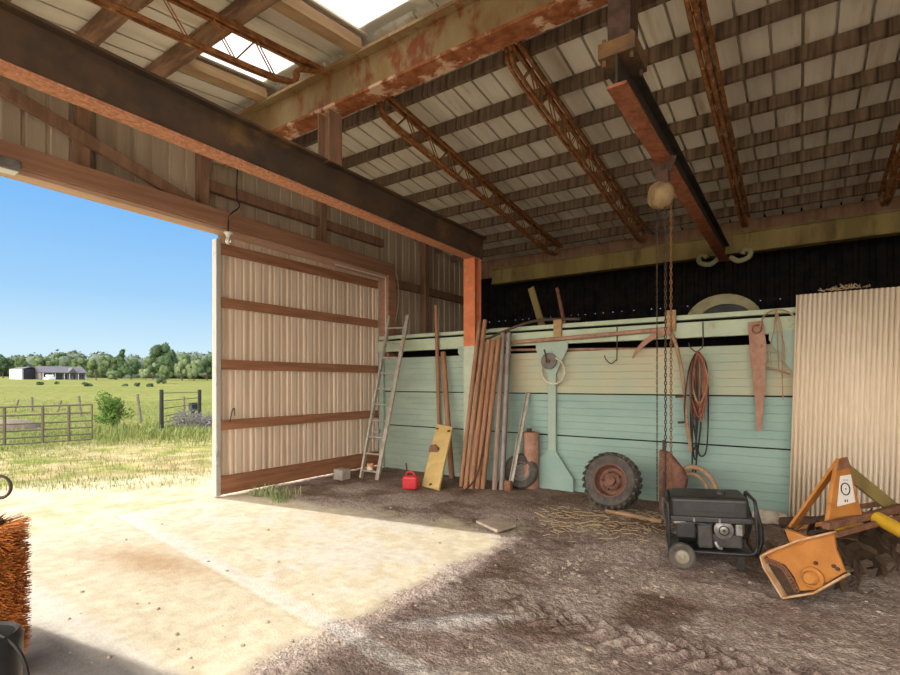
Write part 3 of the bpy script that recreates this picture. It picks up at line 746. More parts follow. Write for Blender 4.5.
# small blocks on the rail
for xp, lb in ((558, 'beige wooden block on the wagon rail above the pulley'), (671, 'beige wooden block on the wagon rail behind the hoist chains')):
    p = onY(xp, 330, WY - .05)
    tag(MB().box((p.x - .06, WY - .075, 2.14), (p.x + .06, WY - .042, 2.40)).build('rail_block', 'plank', bevel=.006), lb, 'block', 'wooden blocks on the wagon rail')
# rusty pipes on the rail
a, b = W(506, 343, .085), W(668, 329, .085)
tag(MB().tube([a, (a + b) / 2 + Vector((0, 0, -.005)), b], .030, 10).build('rusty_pipe', 'rust_pink', smooth=True), 'long red rusty pipe lying along the front of the wagon rail', 'pipe')
tag(MB().tube([onY(503, 350, WY + .06), onY(800, 348, WY + .06)], .020, 8).build('brown_rod', 'rust_pink', smooth=True), 'thin brown rod lying in the dark slot under the wagon rail', 'rod')
t2 = MB().tube(catmull([W(474, 344, .22), W(490, 338, .22), W(505, 331, .20), W(530, 322, .10), W(552, 319.5, .06), W(580, 319, .06)]), .020, 8).build('bent_pipe', 'chain', smooth=True)
tag(t2, 'dark bent pipe resting over the tops of the leaning poles', 'pipe')
# pulley and ring
t = thing('pulley', 'small rusty grey pulley disc hanging on the wagon stake', 'pulley', W(549, 362, .11))
c = W(549, 361, .10)
MB().lathe([(.02, -.03), (.10, -.03), (.115, -.02), (.10, 0), (.115, .02), (.10, .03), (.02, .03)], c + Vector((0, -.0, 0)), (0, 1, 0), 24).build('disc', 'rim_grey', t, smooth=True)
MB().cyl(c + Vector((0, -.05, 0)), c + Vector((0, .04, 0)), .03, n=12).build('hub', 'rust', t)
MB().tube(catmull([c + Vector((-.02, -.05, -.02)), c + Vector((-.02, -.06, .06)), c + Vector((-.05, -.05, .16))]), .012).build('hook', 'rust_dark', t, smooth=True)
c = W(553, 371, .085)
tag(MB().torus(c, (0.12, 1, 0.1), .185, .016, 36).build('metal_ring', 'pale_ring', smooth=True), 'thin pale metal ring hanging behind the pulley on the wagon stake', 'ring')
# hooks on the rail
for xp, y0, y1, lb in ((617, 326, 362, 'thin wire hook hanging from the rail between pulley and scythe'), (703, 322, 350, 'thin wire hook holding the coiled cords')):
    a, b = W(xp, y0), W(xp, y1)
    s = -1 if xp < 650 else 1
    pts = [Vector((a.x, WY - .05, a.z)), Vector((a.x, WY - .06, b.z + .06)), Vector((a.x - .02 * 1, WY - .06, b.z + .02)), Vector((a.x - .07, WY - .08, b.z - .02)), Vector((a.x - .13, WY - .09, b.z + .03)), Vector((a.x - .15, WY - .10, b.z + .09))]
    tag(MB().tube(catmull(pts), .007, 6).build('wire_hook', 'wire', smooth=True), lb, 'hook', 'wire hooks on the wagon rail')
# scythe
t = thing('scythe', 'old scythe with curved rusty blade hanging from the wagon rail', 'scythe', W(670, 440, .12))
pts = [W(632, 357, .13), W(636, 349, .13), W(644, 340, .13), W(654, 333, .13), W(668, 329, .13)]
cv = catmull(pts, 5); q = MB()
for i in range(len(cv) - 1):
    w0 = .02 + .05 * math.sin(PI * min(1, (i + 1) / len(cv)) * .6); w1 = .02 + .05 * math.sin(PI * min(1, (i + 2) / len(cv)) * .6)
    n = Vector((.5, 0, -.8)).normalized()
    q.add([cv[i], cv[i + 1], cv[i + 1] + n * w1, cv[i] + n * w0, cv[i] + Vector((0, .008, 0)), cv[i + 1] + Vector((0, .008, 0)), cv[i + 1] + n * w1 + Vector((0, .008, 0)), cv[i] + n * w0 + Vector((0, .008, 0))],
          [(0, 1, 2, 3), (7, 6, 5, 4), (0, 4, 5, 1), (2, 6, 7, 3), (0, 3, 7, 4), (1, 5, 6, 2)])
q.build('blade', 'rust_pink', t)
MB().tube(catmull([W(669, 328, .12), W(676, 345, .12), W(682, 372, .12), W(685, 400, .13), W(687, 425, .15), W(690, 443, .16), W(691, 452, .16)]), [.022] * 6 * 6 + [.016], 8).build('snath', 'cord_tan', t, smooth=True)
for yy, xx in ((396, 684.5), (422, 687)):
    p = W(xx, yy, .14); MB().cyl(p, p + Vector((-.10, -.02, -.01)), .014, n=8).build('grip', 'rust_dark', t, smooth=True)
# coiled cords
t = thing('cord_coil', 'tangled coil of red brown and black cords hanging on a hook', 'cord', W(697, 478, .12))
rnd = random.Random(11)
top_c = W(697, 352, .12)
for k in range(13):
    mname = ['cord_red', 'cord_red', 'cord_tan', 'cord_black', 'cord_red', 'cord_black'][k % 6]
    ln = rnd.uniform(.55, .95) if mname != 'cord_black' else rnd.uniform(1.15, 1.5)
    w = rnd.uniform(.03, .085); ox = rnd.uniform(-.035, .035); dy = rnd.uniform(-.05, .03)
    tc = top_c + Vector((ox * .4, dy, rnd.uniform(-.03, .02)))
    pts = [tc, tc + Vector((-w * .7 + ox, -.01, -.18 * ln)), tc + Vector((-w + ox + rnd.uniform(-.03, .03), 0, -.6 * ln)), tc + Vector((-w * .5 + ox, -.01, -.93 * ln)), tc + Vector((ox, 0, -ln)),
           tc + Vector((w * .6 + ox, .01, -.92 * ln)), tc + Vector((w + ox + rnd.uniform(-.03, .03), .01, -.55 * ln)), tc + Vector((w * .6 + ox, .01, -.15 * ln))]
    P = pts + [pts[0]]
    MB().tube(catmull(P, 5)[:-1], .009 if mname != 'cord_tan' else .011, 6, closed=True).build('cord_loop', mname, t, smooth=True)
# crosscut blade
t = thing('saw_blade', 'rusty pink tapering saw blade hanging from the wagon rail', 'saw', W(757, 432, .10))
pl = [W(748, 322, .10), W(763, 320.5, .10), W(766.5, 345, .10), W(765, 385, .10), W(763, 415, .10), W(761.5, 430, .10), W(756.5, 431, .10), W(755, 400, .10), W(750.5, 360, .10)]
MB().prism(pl, (0, .012, 0)).build('blade', 'rust_pink', t)
c = W(757, 329, .105); MB().torus(c + Vector((0, 0, 0)), (0, 1, 0), .045, .010, 20, 6).build('eye', 'rust', t, smooth=True)
q = MB()
q.tube(catmull([W(759, 331, .12), W(762, 320, .14), W(766, 314, .14), W(775, 310, .13), W(786, 311, .12), W(794, 316, .11)]), .010, 6)
tag(q.build('hanging_wire', 'cord_tan', smooth=True), 'tan wire arching from the saw blade eye to the corrugated sheet', 'wire')
q = MB()
for xx, x2, yb in ((774, 770, 365), (777, 778, 372), (780, 784, 360), (782, 782, 400)):
    q.tube(catmull([W(776, 309.5, .10), W(xx, 330, .10), W(x2, (330 + yb) / 2, .11), W(x2 + 1, yb, .10)]), .006, 6)
q.tube(catmull([W(763, 365, .09), W(775, 369, .10), W(790, 374, .10)]), .012, 6)
tag(q.build('wire_tangle', 'cord_tan', smooth=True), 'thin tangled wires dangling from the rail beside the saw blade', 'wire')
# fender on the wagon deck
c = onY(724, 307, 8.2); c.z = 2.315
t = thing('tractor_fender', 'dusty curved tractor fender over a tyre on top of the wagon box', 'fender', c)
prof = []
q = MB(); n = 18; Ro = .50
for i in range(n):
    a0, a1 = PI * i / n, PI * (i + 1) / n
    for (ra, rb, y0, y1) in ((Ro, Ro - .02, -.16, .16),):
        vs = []
        for a in (a0, a1):
            for r in (ra, rb):
                for y in (y0, y1): vs.append(c + Vector((math.cos(a) * r * 1.0, y, math.sin(a) * r * .88)))
        q.add(vs, [(0, 1, 5, 4), (2, 6, 7, 3), (0, 4, 6, 2), (1, 3, 7, 5)] + ([(0, 2, 3, 1)] if i == 0 else []) + ([(4, 5, 7, 6)] if i == n - 1 else []))
q.build('fender_arch', 'fender', t, smooth=True)
q = MB(); 
ro = [c + Vector((math.cos(PI * i / 20) * .495, -.15, math.sin(PI * i / 20) * .435)) for i in range(21)]
ri = [c + Vector((math.cos(PI * i / 20) * .37 + .03, -.15, math.sin(PI * i / 20) * .30)) for i in range(20, -1, -1)]
MB().prism(ro + ri, (0, .02, 0)).build('fender_side', 'fender', t)
pts = [c + Vector((math.cos(PI * i / 20) * .44 + .0, -.10, math.sin(PI * i / 20) * .38)) for i in range(21)]
inn = [c + Vector((math.cos(PI * i / 20) * .22, -.10, math.sin(PI * i / 20) * .18)) for i in range(20, -1, -1)]
q.prism(pts + inn, (0, .2, 0)); q.build('tyre', 'fender_in', t)
# lumber leaning above the wagon in the dark
for (x0, y0, x1, y1, w, m, lb) in ((531, 288, 544, 321, .11, 'eave', 'dim yellowish board leaning in the dark above the wagon deck'), (557, 288, 566, 320, .05, 'rust', 'thin dim brown strut leaning in the dark beside the yellowish board')):
    a, b = onY(x0, y0, 7.9), onY(x1, y1, 7.6)
    b.z = 2.312 + .01
    tag(MB().bar(a, b, w, .03, up=(0, 1, 0)).build('leaning_board', m, bevel=.003), lb, 'board')
tag(MB().box((-6.0, 7.0, 2.31), (-4.5, 7.12, 2.36)).build('deck_board', 'plank', bevel=.004), 'pale board lying on the wagon deck behind the ladder top', 'board')
tag(MB().ico((-4.42, 6.95, 2.38), .085, 2, (1, .8, .8), .12, random.Random(3)).build('stone', 'slate', smooth=True), 'small tan stone on the wagon deck beside the red post', 'stone')

# ================================================================== CORRUGATED SHEET
q = MB(); pitch = .042; n = int(1.9 / pitch); pr = []
for i in range(n * 6 + 1):
    u = i * pitch / 6; pr.append((u, -.019 * math.cos(2 * PI * i / 6)))
sh0 = Vector((-.10, 6.58, 0.0))
q.sheet(pr, sh0, (1, 0, 0), (0, 1, 0), lambda u: 0.0, lambda u: 2.455, (0.028, 0.03, 1))
o = q.build('corrugated_sheet', 'corr', smooth=True)
o.modifiers.new('solid', 'SOLIDIFY').thickness = .004
tag(o, 'tall beige corrugated iron sheet leaning upright against the wagon box', 'sheet metal')
q = MB(); rnd = random.Random(8)
for k in range(40):
    p = Vector((.36 + rnd.gauss(0, .09), 6.66 + rnd.uniform(-.02, .03), 2.475 + rnd.uniform(-.003, .01)))
    q.tube([p, p + Vector((rnd.uniform(-.06, .06), rnd.uniform(-.02, .02), rnd.uniform(.0, .05)))], .004, 4)
tag(q.build('straw_wisps', 'straw'), 'wisps of dry straw caught on the corrugated sheet top', 'straw', kind='stuff')

# ================================================================== LEANING AND STANDING THINGS
# ladder
B1, B2 = G(361, 478), G(377, 480)
T1, T2 = onY(390, 316, 6.62), onY(408, 315, 6.62)
t = thing('ladder', 'tall aluminium ladder leaning on the wagon box beside the sliding door', 'ladder', (B1 + B2) / 2)
for a, b in ((B1, T1), (B2, T2)):
    MB().bar(a, b, .035, .07).build('side_rail', 'alu', t, bevel=.004)
for k in range(10):
    f = (k + .45) / 10.3
    MB().cyl(B1.lerp(T1, f), B2.lerp(T2, f), .016, n=10).build('rung', 'alu', t, smooth=True)
p = B1.lerp(T1, .27).lerp(B2.lerp(T2, .27), .45)
MB().box(p - Vector((.06, .03, .03)), p + Vector((.06, .03, .04))).build('rung_clamp', 'silver', t, bevel=.01)
p = B1.lerp(T1, .045).lerp(B2.lerp(T2, .045), .5)
tag(MB().cyl(p + Vector((0, 0, .017)), p + Vector((0, 0, .12)), .055, n=16).build('paint_tin', 'tin', smooth=True, bevel=.006), 'small orange and white tin on the lowest ladder rung', 'tin')
# gas can
p = G(411, 489)
t = thing('fuel_can', 'small red plastic fuel can on the dirt floor beside the ladder', 'can', p, R(20))
MB().box((-.11, -.08, 0), (.11, .08, .19)).build('body', 'red_plastic', t, world=False, bevel=.03, seg=3)
MB().tube(catmull([(-.07, 0, .185), (-.05, 0, .235), (.02, 0, .24), (.06, 0, .185)]), .014, 8).build('handle', 'red_plastic', t, world=False, smooth=True)
MB().cyl((-.07, .03, .18), (-.07, .03, .23), .025, n=12).cyl((-.07, .03, .22), (-.085, .03, .36), .012, .009, n=10).build('spout', 'black_plastic', t, world=False, smooth=True)
p = G(342, 479)
tag(MB().box(p + Vector((-.10, -.09, -.01)), p + Vector((.10, .09, .16))).build('concrete_block', 'concrete', bevel=.012), 'small grey concrete block on the floor by the sliding door', 'block')
# poles against the wagon
pole_specs = [
    ((436, 305), (440, 475), .032, 'wood_pole', 'tall thin wooden pole rising above the yellow plank', 6.66),
    ((443, 352), (452, 479), .045, 'wood_pole', 'shorter brown wooden pole behind the yellow plank', 6.64),
    ((479.5, 321), (461, 487), .034, 'wood_pole', 'tallest red brown pole beside the red post, outermost of the leaning bundle', 6.50),
    ((485, 320), (465.5, 489), .034, 'wood_pole', 'tall red brown pole, second in the leaning bundle from the red post', 6.48),
    ((488.5, 340), (471, 489), .040, 'wood_pole', 'shorter red brown pole, third in the leaning bundle from the red post', 6.47),
    ((493.5, 340), (477, 489), .038, 'wood_pole', 'red brown pole with a pale knot, fourth in the leaning bundle from the red post', 6.47),
    ((499, 337), (482.5, 489), .036, 'wood_pole', 'red brown pole next to the grey pipe in the leaning bundle', 6.47),
    ((503, 333), (494.5, 490), .038, 'wood_grey', 'grey weathered pole between the brown poles and the last grey pipe', 6.55),
    ((509, 333), (501.5, 490), .042, 'pipe_grey', 'thick grey metal pipe, last of the leaning bundle beside the small wheel', 6.57)]
for (a, b, r, m, lb, Yt) in pole_specs:
    T_, B_ = onY(a[0], a[1], Yt), G(*b)
    r *= .98
    tag(MB().cyl(B_ + Vector((0, 0, .004)), T_, r, r * .95, n=12).build('leaning_pole', m, smooth=True), lb, 'pole', 'poles leaning on the wagon box')
tag(MB().tube(catmull([G(463, 493) + Vector((0, 0, .012)), onY(473, 482, 6.02), onY(479, 468, 6.10), onY(484, 440, 6.2), onY(488, 415, 6.28)]), .012, 6).build('bent_rod', 'rust_dark', smooth=True), 'thin dark bent rod leaning in front of the pole bundle', 'rod')
# yellow plank
a0, a1 = G(423, 487), G(440, 491)
b0, b1 = onY(438, 425, 6.50), onY(453.5, 428, 6.46)
t = thing('yellow_plank', 'yellow painted steel plank with a brown rust patch leaning by the poles', 'plank', (a0 + a1) / 2)
n = (a1 - a0).cross(b0 - a0).normalized() * .035
MB().prism([a0, a1, b1, b0], n).build('board', 'yellow', t, bevel=.006)
if n.y > 0: n = -n
c0 = a0.lerp(b0, .58).lerp(a1.lerp(b1, .58), .22) - Vector((0, .03, 0))
MB().cyl(c0 + Vector((0, .0, 0)), c0 - Vector((0, .03, 0)), .10, .09, n=7).build('rust_patch', 'rust', t)
for f, g in ((.93, .12), (.93, .85), (.06, .5)):
    c0 = a0.lerp(b0, f).lerp(a1.lerp(b1, f), g)
    MB().cyl(c0 + Vector((0, -.045, 0)), c0 + Vector((0, .02, 0)), .028, n=10).build('bolt_eye', 'rust_dark', t)
# angle iron
a, b = onY(526.5, 393, 6.66), G(508, 491)
t = thing('angle_iron', 'pale grey angle iron leaning across the small wheel', 'bar', b)
MB().bar(b, a, .045, .008).build('leg_face', 'alu', t)
MB().bar(b + Vector((.022, .018, 0)), a + Vector((.022, .018, 0)), .008, .045).build('side_face', 'alu', t)
MB().box(b + Vector((-.05, -.03, -.01)), b + Vector((.05, .05, .14))).build('end_shoe', 'rust', t, bevel=.01)

# wheels
def tyre(t, c, axis, Ro, Ri, W_, lug=0, m='rubber', rimm='rim_red', hub=.05, dish=.02):
    c = Vector(c); d, s, u = frame(axis); h = W_ / 2
    q = MB().lathe([(Ri, -h * .72), (Ri + (Ro - Ri) * .35, -h), (Ri + (Ro - Ri) * .75, -h * .96), (Ro - .015, -h * .72), (Ro, -h * .35), (Ro, h * .35), (Ro - .015, h * .72), (Ri + (Ro - Ri) * .75, h * .96), (Ri + (Ro - Ri) * .35, h), (Ri, h * .72)], c, axis, 48, closed=True)
    if lug:
        for k in range(lug):
            for sd in (-1, 1):
                a = 2 * PI * (k + (.5 if sd > 0 else 0)) / lug; a2 = a + .16
                r1 = (s * math.cos(a) + u * math.sin(a)); r2 = (s * math.cos(a2) + u * math.sin(a2))
                q.bar(c + r1 * (Ro - .006) + d * (sd * h * .98), c + r2 * (Ro + .004) + d * (sd * h * .02), .028, .03, up=r1)
    q.build('tyre', m, t, smooth=True)
    MB().lathe([(Ri + .004, -h * .75), (Ri - .012, -h * .72), (Ri - .03, -h * .3), (Ri * .6, -h * .55), (hub, -h * .5), (hub, h * .15), (hub * 1.7, h * .1), (Ri * .62, -h * .25), (Ri * .80, -h * .2), (Ri - .028, h * .25), (Ri - .012, h * .72), (Ri + .004, h * .75)], c, axis, 40, closed=True).build('rim', rimm, t, smooth=True)
    q = MB().cyl(c - d * (h * .6), c + d * (h * .55), hub, n=16)
    for k in range(5):
        a = 2 * PI * k / 5; r1 = (s * math.cos(a) + u * math.sin(a)) * hub * 1.9
        q.cyl(c + r1 - d * (h * .5), c + r1 + d * (h * .5), hub * .22, n=6)
    q.build('hub', rimm, t, smooth=True)
def tilted(c0, Ro, facing, lean, W_):
    f = Vector(facing).normalized(); ax = (f * math.cos(lean) + Vector((0, 0, math.sin(lean)))).normalized()
    return ax
p = G(607.5, 511); ax = tilted(p, .33, (-.05, -1, 0), R(16), .2)
c = Vector((p.x, p.y + .16, .325)); t = thing('tractor_wheel', 'lugged tractor wheel with rusty rim leaning on the wagon box', 'wheel', (c.x, c.y, 0))
tyre(t, c, ax, .325, .195, .20, 26, 'rubber', 'rim_red', .055)
p = G(519, 489); ax = tilted(p, .24, (.25, -1, 0), R(8), .1)
c = Vector((p.x, p.y + .06, .245)); t = thing('spare_wheel', 'small smooth black wheel with grey rim behind the angle iron', 'wheel', (c.x, c.y, 0))
tyre(t, c, ax, .245, .13, .11, 0, 'rubber', 'rim_grey', .03)
c = onY(531, 484, 6.60); c.z = 0
t = thing('rusty_canister', 'rusty brown metal canister standing behind the small wheel', 'canister', c)
MB().cyl(c, c + Vector((0, 0, .80)), .115, n=24).build('body', 'rust_pink', t, smooth=True, bevel=.01)
MB().cyl(c + Vector((-.03, 0, .80)), c + Vector((-.03, 0, .85)), .035, n=12).build('cap', 'rust_dark', t, smooth=True)
# stick on floor
a, b = G(606, 513), G(662, 524)
tag(MB().cyl(a + Vector((0, 0, .025)), b + Vector((0, 0, .025)), .022, n=8).build('wooden_stick', 'cord_tan', smooth=True), 'pale wooden stick on the dirt between tractor tyre and generator', 'stick')
# old plough disc behind the generator
c = onY(669, 486, 6.2)
t = thing('plough_share', 'rust red plough blade standing behind the generator', 'plough', (c.x, 6.2, 0))
pl = [onY(658, 502, 6.2), onY(658, 449, 6.2), onY(668, 453, 6.2), onY(682, 470, 6.2), onY(686, 480, 6.2), onY(683, 494, 6.2), onY(676, 502, 6.2)]
for p in pl[:1] + pl[-1:]: p.z = 0
MB().prism(pl, (.02, .10, 0)).build('blade', 'rim_red', t, bevel=.03)
MB().tube([onY(664, 500, 6.14), onY(664, 440, 6.3)], .018).build('shank', 'rust_dark', t, smooth=True)
q = MB().tube(catmull([onY(681, 472, 6.35), onY(690, 467, 6.35), onY(702, 470, 6.35), onY(712, 480, 6.35), onY(722, 502, 6.30), onY(730, 520, 6.25)]), .028, 8)
q.tube(catmull([onY(684, 476, 6.3), onY(694, 474, 6.3), onY(704, 482, 6.3), onY(712, 500, 6.25), onY(716, 516, 6.2)]), .020, 8)
tag(q.build('old_hose', 'cord_tan', smooth=True), 'stiff brown hose arching down behind the generator', 'hose')
q = MB(); rnd = random.Random(2)
c = G(766, 523); q.ico(c + Vector((0, .0, .06)), .11, 2, (1.2, .6, .7), .3, rnd).ico(c + Vector((.13, .03, .05)), .08, 2, (1, .7, .8), .3, rnd)
tag(q.build('dirty_rag', 'white_junk'), 'crumpled dirty white rag by the foot of the corrugated sheet', 'rag')
# flat slab at the tip of the sunlit patch
pl = [G(476, 526), G(497, 522.5), G(516, 530), G(497, 536)]
q = MB().prism([p + Vector((0, 0, .03)) for p in pl], (0, 0, .03)); tag(q.build('flat_slab', 'slate', bevel=.006), 'flat tan slab lying at the tip of the sunlit patch', 'slab')
# pale crushed scraps and straw on the dirt
q = MB(); rnd = random.Random(5)
for k in range(46):
    x, y = rnd.choice([(545, 565), (565, 570), (655, 588), (580, 560)]); p = G(x + rnd.gauss(0, 7), y + rnd.gauss(0, 4))
    q.ico(p + Vector((0, 0, .008)), rnd.uniform(.008, .022), 1, (1, 1, .6), .3, rnd)
tag(q.build('pale_rubble', 'slate'), 'pale crumbled bits scattered on the dirt floor', 'rubble', kind='stuff')
q = MB()
for k in range(420):
    x = rnd.uniform(540, 700); y = rnd.gauss(522, 9) + (x - 600) * .05
    if y < 508: continue
    p = G(x, y); a = rnd.uniform(0, 2 * PI); L = rnd.uniform(.03, .12)
    q.tube([p + Vector((0, 0, .012)), p + Vector((math.cos(a) * L, math.sin(a) * L, rnd.uniform(.008, .03)))], .0035, 4)
tag(q.build('straw_litter', 'straw'), 'loose straw littering the dirt in front of the tractor tyre', 'straw', kind='stuff')
q = MB()
for k in range(150):
    p = G(rnd.uniform(60, 900), rnd.uniform(505, 668)); r = rnd.choice([.004, .006, .009, .014])
    q.ico(p + Vector((0, 0, r * .3)), r, 1, (1.2, 1, .6), .25, rnd)
tag(q.build('floor_pebbles', 'slate'), 'small stones and clods scattered over the shed floor', 'pebbles', kind='stuff')

# ================================================================== GENERATOR
t = thing('generator', 'black portable generator on tan wheeled frame in front of the wagon box', 'generator', (-.885, 4.45, 0), R(14))
t.rotation_euler = (0, R(-2.5), R(14)); t.scale = (.84, .86, .86)
def gp(mb, n, m, **k): return mb.build(n, m, t, world=False, **k)
def hoop(x, y0, y1, z0, z1, r=.07):
    pts = []
    for (cy, cz, a0) in ((y1 - r, z1 - r, 0), (y0 + r, z1 - r, PI / 2), (y0 + r, z0 + r, PI), (y1 - r, z0 + r, 1.5 * PI)):
        for k in range(5):
            a = a0 + PI / 2 * k / 4; pts.append((x, cy + math.cos(a) * r, cz + math.sin(a) * r))
    return pts
for x in (.015, .765):
    gp(MB().tube(hoop(x, -.015, .50, .13, .635), .016, 10, closed=True), 'frame_hoop', 'gen_black', smooth=True)
for y in (-.015, .50):
    gp(MB().tube([(.015, y, .15), (.69, y, .15), (.745, y, .17), (.765, y, .22)], .016, 10), 'frame_rail', 'gen_black', smooth=True)
    gp(MB().tube([(.765, y, .58), (.78, y, .50), (.80, y, .40), (.80, y, .28), (.765, y, .17)], .016, 10), 'frame_bow', 'gen_black', smooth=True)
gp(MB().box((.035, .01, .44), (.72, .48, .655)), 'fuel_tank', 'gen_black', bevel=.04, seg=4)
gp(MB().box((.14, .008, .520), (.60, .015, .60)), 'tank_panel', 'black_plastic', bevel=.004)
gp(MB().box((.03, -.012, .425), (.735, .495, .475)), 'tank_shroud', 'black_plastic', bevel=.010)
gp(MB().cyl((.50, .2, .650), (.50, .2, .685), .05, n=20), 'fuel_cap', 'black_plastic', smooth=True)
for x in (.24, .46): gp(MB().box((x - .008, -.022, .43), (x + .008, -.010, .465)), 'latch', 'silver')
gp(MB().cyl((.10, .23, .285), (.36, .23, .285), .125, n=28), 'alternator', 'gen_black', smooth=True, bevel=.01)
gp(MB().box((.27, .03, .17), (.40, .42, .40)), 'end_housing', 'gen_grey', bevel=.02)
gp(MB().box((.08, .0, .27), (.25, .06, .41)), 'control_box', 'gen_black', bevel=.01)
gp(MB().box((.06, .005, .40), (.17, .05, .425)), 'bracket', 'silver', bevel=.004)
gp(MB().box((.40, .08, .17), (.66, .42, .30)), 'engine_block', 'gen_grey', bevel=.015)
q = MB()
for k in range(6): q.box((.44, .10, .305 + k * .018), (.62, .40, .313 + k * .018))
gp(q, 'cooling_fins', 'gen_grey')
gp(MB().lathe([(0, -.02), (.035, -.02), (.05, -.012), (.085, .0), (.088, .04), (0, .04)], (.50, .06, .345), (0, 1, 0), 28), 'recoil_starter', 'silver', smooth=True)
gp(MB().torus((.50, .04, .345), (0, 1, 0), .042, .006, 24, 6).cyl((.50, .03, .345), (.50, .05, .345), .012, n=10), 'starter_grille', 'gen_black', smooth=True)
gp(MB().box((.60, .03, .30), (.66, .12, .41)), 'air_filter', 'silver', bevel=.012)
gp(MB().tube(catmull([(.06, .02, .40), (.20, .0, .415), (.32, .0, .41), (.40, .02, .40)]), .007), 'cable', 'gen_grey', smooth=True)
gp(MB().tube(catmull([(.42, .02, .245), (.44, .01, .20), (.47, .02, .185)]), .016), 'drain_plug', 'silver', smooth=True)
gp(MB().box((.05, .02, .13), (.70, .46, .155)), 'base_plate', 'gen_black')
gp(MB().box((.60, .0, .0), (.66, .03, .14)).box((.60, .45, 0), (.66, .48, .14)), 'foot', 'gen_black', bevel=.004)
for y in (-.075, .56):
    w = MB().lathe([(.065, -.035), (.10, -.04), (.118, -.028), (.122, 0), (.118, .028), (.10, .04), (.065, .035)], (.115, y, .122), (0, 1, 0), 32, closed=True).build('wheel', 'rubber', t, world=False, smooth=True)
    MB().lathe([(0, -.03), (.02, -.03), (.03, -.02), (.05, -.018), (.066, -.032), (.066, .032), (.05, .018), (.03, .02), (0, .03)], (.115, y, .122), (0, 1, 0), 28).build('rim', 'rim_tan', w, world=False, smooth=True)
gp(MB().cyl((.115, -.05, .122), (.115, .54, .122), .010, n=8), 'axle', 'gen_black')
gp(MB().tube(catmull([(-.0, -.03, .60), (-.03, -.05, .655), (-.03, -.05, .50), (-.01, -.02, .40)]), .012), 'handle', 'gen_grey', smooth=True)

# ================================================================== ROTARY TILLER
TB = Vector((-.096, 4.21, 0)); TD = Vector((.47, .883, 0)).normalized(); TE = Vector((-.883, .47, 0)).normalized(); TZ = Vector((0, 0, 1))
def TP(a, f, h): return TB + TD * a + TE * f + TZ * h
def on_plate(x, y, a=0.0):
    r = ray(x, y); o = Vector((0, 0, EYE)); k = (TD.dot(TB + TD * a - o)) / TD.dot(r); return o + r * k
t = thing('rotary_tiller', 'orange yellow tractor rotary tiller with triangular hitch frame on the dirt floor', 'tiller', TP(.6, 0, 0))
def tp(mb, n, m, **k): return mb.build(n, m, t, **k)
face = [(762, 554), (768, 550), (795, 541), (833, 533), (836, 550), (845, 572), (815, 590), (800, 591), (794, 577), (785, 565), (772, 560)]
tp(MB().prism([on_plate(*p) for p in face], TD * .02), 'side_plate', 'orange', bevel=.004)
whole = [(761, 555), (768, 550), (795, 541), (833, 533), (846, 573), (814, 592), (783, 597), (762, 564)]
tp(MB().prism([on_plate(*p, .03) for p in whole], TD * .012), 'inner_plate', 'tine')
lip = [on_plate(x, y, -.03) for x, y in ((761, 557), (764, 567), (783, 598), (814, 593), (846, 575))]
q = MB()
for i in range(len(lip) - 1): q.bar(lip[i] + TD * .02, lip[i + 1] + TD * .02, .06, .012, up=(lip[i + 1] - lip[i]).cross(TD))
tp(q, 'skid_rim', 'orange_edge')
lip = [on_plate(x, y, -.01) for x, y in ((762, 556), (780, 548), (800, 540), (834, 532))]
q = MB()
for i in range(len(lip) - 1): q.bar(lip[i], lip[i + 1], .05, .012, up=(lip[i + 1] - lip[i]).cross(TD))
tp(q, 'top_rim', 'orange_edge')
# chain in the open case
cpts = [on_plate(x, y, -.005) for x, y in ((764, 560), (772, 562), (782, 567), (790, 578), (797, 591))]
q = MB(); cv = catmull(cpts, 4)
for i in range(0, len(cv) - 1):
    q.torus((cv[i] + cv[i + 1]) / 2, TD, .016, .005, 10, 5)
tp(q, 'drive_chain', 'rust')
c = on_plate(814, 577, 0)
tp(MB().torus(c - TD * .02, TD, .055, .016, 24, 8), 'bearing_ring', 'orange', smooth=True)
tp(MB().lathe([(.0, -.07), (.03, -.07), (.042, -.055), (.045, .0), (0, 0)], c, TD, 20), 'bearing_cap', 'orange', smooth=True)
for x, y in ((834, 566), (838, 569), (816, 563)):
    c2 = on_plate(x, y, -.004); tp(MB().cyl(c2 - TD * .01, c2 + TD * .01, .012, n=6), 'bolt', 'rust_dark')
tp(MB().prism([on_plate(x, y, -.012) for x, y in ((784, 529), (796, 533), (810, 538), (800, 545), (789, 542))], TD * .04), 'guard_flap', 'orange', bevel=.006)
# rotor with tines
tp(MB().cyl(TP(.03, -.07, .26), TP(1.30, -.07, .26), .055, n=16), 'rotor_shaft', 'tine', smooth=True)
q = MB(); rnd = random.Random(6)
for k in range(9):
    a = .12 + k * .135
    q.cyl(TP(a, -.07, .26), TP(a + .015, -.07, .26), .10, n=20)
    for j in range(6):
        an = 2 * PI * j / 6 + k * .5; sd = 1 if j % 2 else -1
        r0 = TE * math.cos(an) + TZ * math.sin(an); r1 = TE * math.cos(an + .35) + TZ * math.sin(an + .35)
        c0 = TP(a, -.07, .26)
        q.bar(c0 + r0 * .08, c0 + r0 * .19, .045, .010, up=TD); q.bar(c0 + r0 * .185, c0 + r1 * .235 + TD * .06 * sd, .045, .010, up=r0)
tp(q, 'tine', 'tine')
